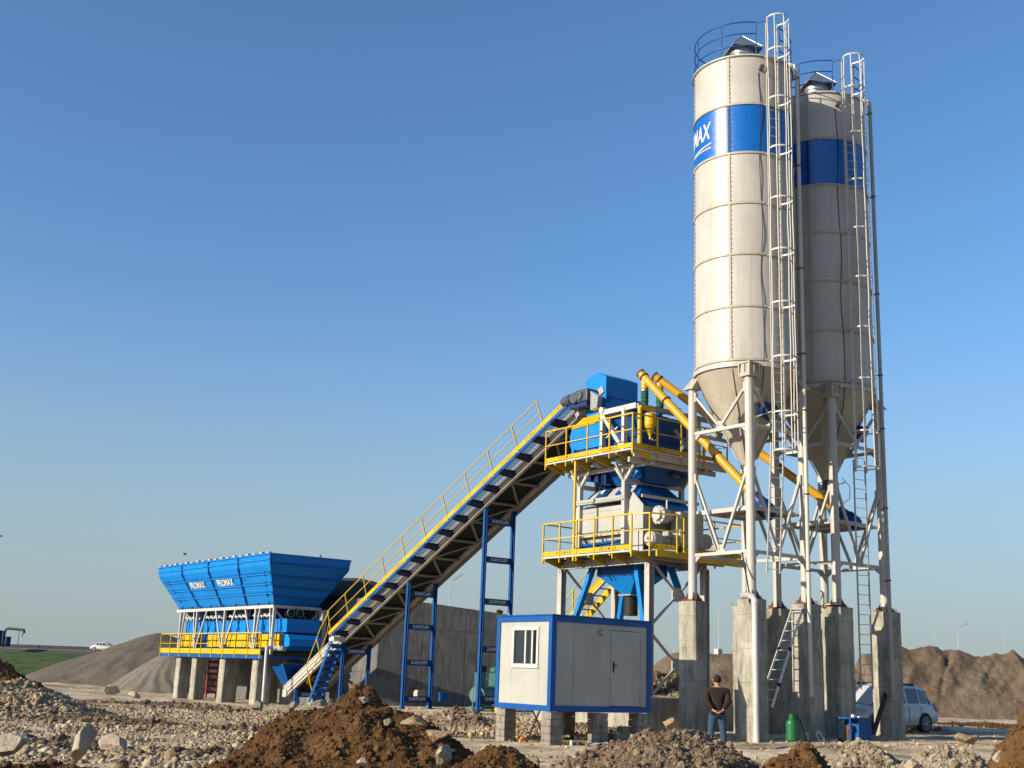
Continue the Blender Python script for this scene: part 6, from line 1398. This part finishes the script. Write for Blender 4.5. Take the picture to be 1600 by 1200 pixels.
# ================================================================== CARS
def car(label, loc, rz, paintm, kind, L=4.45, Wd=1.78, H=1.5):
    t = thing('parked_car' if kind == 'wagon' else 'passing_car', label, 'car', (0, 0, 0)); hw = Wd/2
    # stations: x, half-width, z bottom, z belt  (front at +x)
    st = [(-L/2, .72, .42, .78), (-L/2+.06, .84, .32, .92), (-L/2+.3, .90, .26, .98), (-1.35, .94, .22, .96), (-.4, .95, .20, .93), (.55, .95, .20, .90), (1.1, .94, .22, .88), (1.55, .90, .24, .82), (1.95, .82, .28, .72), (L/2-.04, .66, .34, .62), (L/2, .5, .40, .52)]
    kx = Wd/1.9
    if kind == 'sedan': st[0] = (-L/2, .72, .42, .80); st[1] = (-L/2+.06, .84, .32, .92); st[2] = (-L/2+.3, .90, .26, .94)
    m = MB(); ring = []
    for x, w_, z0, z1 in st:
        w_ *= kx; zm = z0+(z1-z0)*.45
        r_ = [(x, -w_*.80, z0), (x, -w_*.98, z0+.08), (x, -w_, zm), (x, -w_*.97, z1-.10), (x, -w_*.86, z1), (x, -w_*.4, z1+.045), (x, 0, z1+.06), (x, w_*.4, z1+.045), (x, w_*.86, z1), (x, w_*.97, z1-.10), (x, w_, zm), (x, w_*.98, z0+.08), (x, w_*.80, z0)]
        ring.append(r_)
    k = len(ring[0]); vs = [p for r_ in ring for p in r_]; fs = []
    for i in range(len(ring)-1):
        for j in range(k): fs.append((i*k+j, i*k+(j+1) % k, (i+1)*k+(j+1) % k, (i+1)*k+j))
    fs += [tuple(range(k)), tuple(range((len(ring)-1)*k, len(ring)*k))]
    body = m.add(vs, fs, True).build('body', paintm, t)
    hr = H
    if kind == 'wagon': gh = [(-L/2+.12, .80, .95, .60, .98), (-L/2+.62, .85, .97, .66, hr-.12), (-1.2, .87, .95, .68, hr-.02), (-.3, .87, .94, .69, hr), (.3, .87, .92, .68, hr-.03), (.62, .86, .90, .66, hr-.14), (1.28, .82, .88, .62, .92)]
    else: gh = [(-L/2+.65, .80, .94, .60, .97), (-1.15, .85, .95, .64, hr-.12), (-.6, .86, .94, .66, hr-.02), (-.1, .86, .93, .67, hr), (.3, .86, .92, .66, hr-.04), (.6, .85, .90, .64, hr-.14), (1.28, .82, .88, .60, .92)]
    def ghmesh(shr, m):
        rg = []
        for x, wb, zb, wt, zt in gh:
            wb *= kx*shr; wt *= kx*shr; rg.append([(x, -wb, zb-.06), (x, -wt-(wb-wt)*.12, zt-.09), (x, -wt*.9, zt-.02), (x, 0, zt+.015), (x, wt*.9, zt-.02), (x, wt+(wb-wt)*.12, zt-.09), (x, wb, zb-.06)])
        kk = 7; v2 = [p for r_ in rg for p in r_]; f2 = []
        for i in range(len(rg)-1):
            for j in range(kk-1): f2.append((i*kk+j, i*kk+j+1, (i+1)*kk+j+1, (i+1)*kk+j))
        m.add(v2, f2, True); return rg
    m = MB(); rg = ghmesh(1., m); m.build('roof_and_pillars', paintm, t)
    def quad(m, a, b, c, d, off): n = (Vector(b)-Vector(a)).cross(Vector(d)-Vector(a)).normalized()*off; m.add([Vector(p)+n for p in (a, b, c, d)], [(0, 1, 2, 3)])
    def lerp(p, q, f): return tuple(p[i]+(q[i]-p[i])*f for i in range(3))
    for s_, (lo, up) in ((1, (0, 1)), (-1, (6, 5))):
        for i0, i1, f0, f1 in ((0, 1, .35, .75), (1, 2, .05, .92), (2, 4, .05, .48), (2, 4, .56, 1.0), (4, 6, .05, .72)):
            a, b = lerp(rg[i0][lo], rg[i1][lo], f0), lerp(rg[i0][lo], rg[i1][lo], f1); c, d = lerp(rg[i0][up], rg[i1][up], f1), lerp(rg[i0][up], rg[i1][up], f0)
            a2, b2, c2, d2 = lerp(a, d, .16), lerp(b, c, .16), lerp(b, c, .94), lerp(a, d, .94)
            if i0 in (0,) : d2 = lerp(a, d, .7)
            mm = MB(); quad(mm, a2, b2, c2, d2, .012*(-s_)); mm.add([Vector(p)+V(0, s_*-.016, 0) for p in (a2, b2, c2, d2)], [(0, 1, 2, 3)]); mm.build('side_window', 'glass', t)
    mm = MB()
    for i0, i1, nm in ((5, 6, 'windscreen'), (0, 1, 'rear_window')):
        mm = MB(); a, b = rg[i0], rg[i1]
        q4 = [lerp(a[1], b[1], .08), lerp(a[5], b[5], .08), lerp(a[5], b[5], .95), lerp(a[1], b[1], .95)]
        mm.add([Vector(p)+V((.02 if nm == 'windscreen' else -.02), 0, .025) for p in (q4[0], (q4[0][0], 0, q4[0][2]+.05), (q4[3][0], 0, q4[3][2]+.05), q4[3])], [(0, 1, 2, 3)]); mm.add([Vector(p)+V((.02 if nm == 'windscreen' else -.02), 0, .025) for p in ((q4[0][0], 0, q4[0][2]+.05), q4[1], q4[2], (q4[3][0], 0, q4[3][2]+.05))], [(0, 1, 2, 3)]); mm.build(nm, 'glass', t)
    for x in (-1.32, 1.38):
        for s_ in (-1, 1):
            y = s_*(hw-.09); wl = MB().cyl((x, y, .32), (0, 1, 0), .32, .20, 28).build('wheel', 'tyre', t)
            MB().cyl((x, y+s_*.101, .32), (0, 1, 0), .21, .012, 24).build('rim_disc', 'black', wl)
            m = MB().lathe([(0, 0)], n=3) if False else MB(); 
            for a in range(7):
                aa = 2*math.pi*a/7; m.beam((x, y+s_*.115, .32), (x+.21*math.cos(aa), y+s_*.112, .32+.21*math.sin(aa)), .045, .02, up=(0, 1, 0))
            m.path([(x+.215*math.cos(a), y+s_*.108, .32+.215*math.sin(a)) for a in np.linspace(0, 2*math.pi, 25)[:-1]], .014, 6, True); m.build('rim', 'lgrey', wl)
            ar = MB(); n = 14; pts = [(x+.385*math.cos(math.pi*i/n), s_*(hw-.005), .30+.385*math.sin(math.pi*i/n)) for i in range(n+1)]
            ar.add([(x, s_*(hw+.001), .28)]+[(p[0], s_*(hw+.001), p[2]) for p in pts], [(0, i+1, i+2) for i in range(n)]) ; ar.build('wheel_arch', 'black', t)
    for s_ in (-1, 1):
        MB().hull([V(L/2-.32, s_*.56*kx*1.0, .60), V(L/2-.06, s_*.50, .58), V(L/2-.06, s_*.50, .70), V(L/2-.42, s_*.62, .74)], [V(L/2-.30, s_*.78*kx+.0, .60), V(L/2-.10, s_*.66*kx, .58), V(L/2-.10, s_*.62*kx, .72), V(L/2-.5, s_*.86*kx, .76)]).build('headlight', 'lamp', t)
        MB().hull([V(-L/2-.012, s_*.55, .72), V(-L/2+.1, s_*.60, .72), V(-L/2+.18, s_*.60, .96), V(-L/2+.05, s_*.55, .94)], [V(-L/2+.0, s_*.80*kx, .72), V(-L/2+.2, s_*.915*kx, .74), V(-L/2+.32, s_*.90*kx, .95), V(-L/2+.08, s_*.80*kx, .93)]).build('tail_light', 'tail', t)
        MB().box(-1.15, .35, s_*.60-.02, s_*.60+.02, hr-.06, hr+.015).build('roof_rail', 'black', t) if kind == 'wagon' else None
        MB().box(.62, .72, s_*(hw+.02)-.09, s_*(hw+.02)+.09, .92, 1.06).build('mirror', paintm, t, bevel=.03)
        m = MB()
        for x in (-.42, .62, -1.12): m.box(x-.006, x+.006, s_*(hw+.0)-.006, s_*(hw+.0)+.006, .34, .88)
        m.build('door_gap', 'black', t)
        MB().box(-.32, -.12, s_*(hw+.005)-.02, s_*(hw+.005)+.02, .78, .81).build('door_handle', paintm, t)
    MB().box(L/2-.05, L/2+.02, -.45, .45, .40, .56).build('grille', 'black', t)
    MB().box(-1.2, 1.2, -.7, .7, .20, .30).build('underbody', 'black', t)
    t.location = loc; t.rotation_euler = (0, 0, rz); return t
# silver car behind the right-hand piers; heading in camera axes
hx, hy = -.80, -.60
hw_ = W(np.array(hx), np.array(hy)); ang = math.atan2(hw_[1], hw_[0])
rw_ = at(1443, 1146, 42.3); fw = V(hw_[0], hw_[1], 0); lft = V(-fw.y, fw.x, 0)
cc_ = rw_+fw*1.32-lft*.80
car('dusty silver estate car parked behind the right-hand silo piers', (cc_.x, cc_.y, gzs(rw_.x, rw_.y)+.0), ang, 'silver', 'wagon', 4.55, 1.82, 1.62)
q = at(163, 1018, 196); d_ = W(np.array(.97), np.array(-.20)); ang = math.atan2(d_[1], d_[0])
RZ = q.z
car('white saloon car driving on the distant road at the left', (q.x, q.y, RZ), ang, 'carwhite', 'sedan', 4.5, 1.8, 1.45)
# distant road with its barrier
ra, rb = at(-260, 1002+10, 205), at(420, 1030, 190); ra.z = RZ-.02; rb.z = RZ-.02
d = (rb-ra).normalized(); sdv = V(-d.y, d.x, 0)
MB().hull([ra-sdv*12+V(0, 0, -3), rb-sdv*12+V(0, 0, -3), rb+sdv*12+V(0, 0, -3), ra+sdv*12+V(0, 0, -3)], [ra-sdv*4, rb-sdv*4, rb+sdv*4, ra+sdv*4]).build('road', 'asphalt', None)['kind'] = 'structure'
gr = thing('guard_barrier', 'dark roadside barrier running along the distant road at the left', 'barrier', ra+sdv*5)
MB().beam(ra+sdv*3.6+V(0, 0, .40), rb+sdv*3.6+V(0, 0, .40), .06, .62).build('rail', 'black', gr)
n = 16
for i in range(n+1): c = ra+(rb-ra)*(i/n)+sdv*3.7; MB().box(c.x-.06, c.x+.06, c.y-.06, c.y+.06, c.z-.3, c.z+.74).build('post', 'black', gr)
# loading arm at far left
q = at(14, 1005, 190); ga = thing('loading_arm', 'dark loading arm with hook by blue tanks on the far road', 'gantry', (q.x, q.y, q.z-.5))
r2 = W(np.array(1.), np.array(0.)); U_ = V(r2[0], r2[1], 0); B0 = V(q.x, q.y, q.z-.5)
MB().path([B0-U_*.9, B0-U_*.9+V(0, 0, 2.3), B0-U_*.7+V(0, 0, 2.65), B0-U_*.3+V(0, 0, 2.75), B0+U_*2.1+V(0, 0, 2.62)], .22, 8).build('arm', 'motor', ga)
MB().beam(B0+U_*2.1+V(0, 0, 2.6), B0+U_*2.15+V(0, 0, 2.1), .25, .3).tube(B0+U_*1.95+V(0, 0, 2.1), B0+U_*1.95+V(0, 0, 1.5), .1, .03, n=8).build('hook', 'motor', ga)
MB().beam(B0-U_*.2, B0-U_*.2+V(0, 0, 1.5), .9, .6).beam(B0-U_*2.0, B0-U_*2.0+V(0, 0, 2.4), 1.6, 1.2).build('tank', 'dblue', ga)
# poles
def pole(lab, px, py0, py1, D, r, name='mast', cat='mast', arm=None, mat='steel'):
    a, b = at(px, py0, D), None; lo, hi = a.z, a.z+40
    z = EYE+(at(px, py1, D).z-EYE); t = thing(name, lab, cat, a); b = V(a.x, a.y, z)
    MB().tube(V(a.x, a.y, a.z-1.5), b, r, r*.55, n=8).build('pole', mat, t)
    if arm:
        e = at(arm[0], arm[1], D); MB().path([b, b+(e-b)*.3+V(0, 0, .12), e], r*.5, 6).build('arm', mat, t); MB().beam(e, e+(e-b).normalized()*.7, .3, .14).build('lantern', 'lgrey', t)
    return t
pole('tall thin street lamp rising above the concrete wall', 702, 950, 910, 95, .055, 'street_lamp', 'street lamp', (711, 905))
pole('thin pole beside the middle trestle above the concrete wall', 685, 950, 893+10, 120, .03)
pole('thin dark mast with a small head on the far road at the left', 28, 1004, 982, 200, .07, 'mast', 'mast', None, 'motor')
t = pole('slender white mast with a white box at its foot seen between the leftmost piers', 1123, 1026, 952, 116, .04, 'mast', 'mast', None, 'white')
q = at(1122, 1019, 116); MB().box(q.x-.28, q.x+.28, q.y-.28, q.y+.28, q.z-.35, q.z+.3).build('equipment_box', 'white', t)
pole('small curved street lamp above the soil bank, right of its peak', 1497, 1000, 982, 140, .05, 'street_lamp', 'street lamp', (1504, 978))
pole('thin pole above the peak of the soil bank', 1461, 1000, 982, 140, .03)
pole('thin distant pole above the far right of the soil bank', 1570, 1000, 983, 160, .03)
pole('thin leaning lamp pole above the wall nearest the middle trestle', 646, 945, 935, 120, .03)
pole('thin distant pole visible beside the leftmost silo pier', 1053, 1030, 1012, 120, .05, 'mast', 'mast', None, 'white')
# birds
for lab, px, py, D in (('small dark bird in the sky just above the blue hopper', 289, 866, 60), ('tiny dark bird at the left edge of the sky', 2, 838, 80)):
    q = at(px, py, D); t = thing('bird', lab, 'bird', q)
    MB().add([q+Vector(v)*.0+V(v[0]*.09, v[1]*.04, v[2]*.035) for v in ICO2[0]], [tuple(f) for f in ICO2[1]], True).build('body', 'bird', t)
    for s_ in (-1, 1): MB().prism([q+V(.04, 0, .01), q+V(-.03, 0, .01), q+V(-.06, s_*.14, .05), q+V(.0, s_*.15, .06)], V(0, 0, .012)).build('wing', 'bird', t)
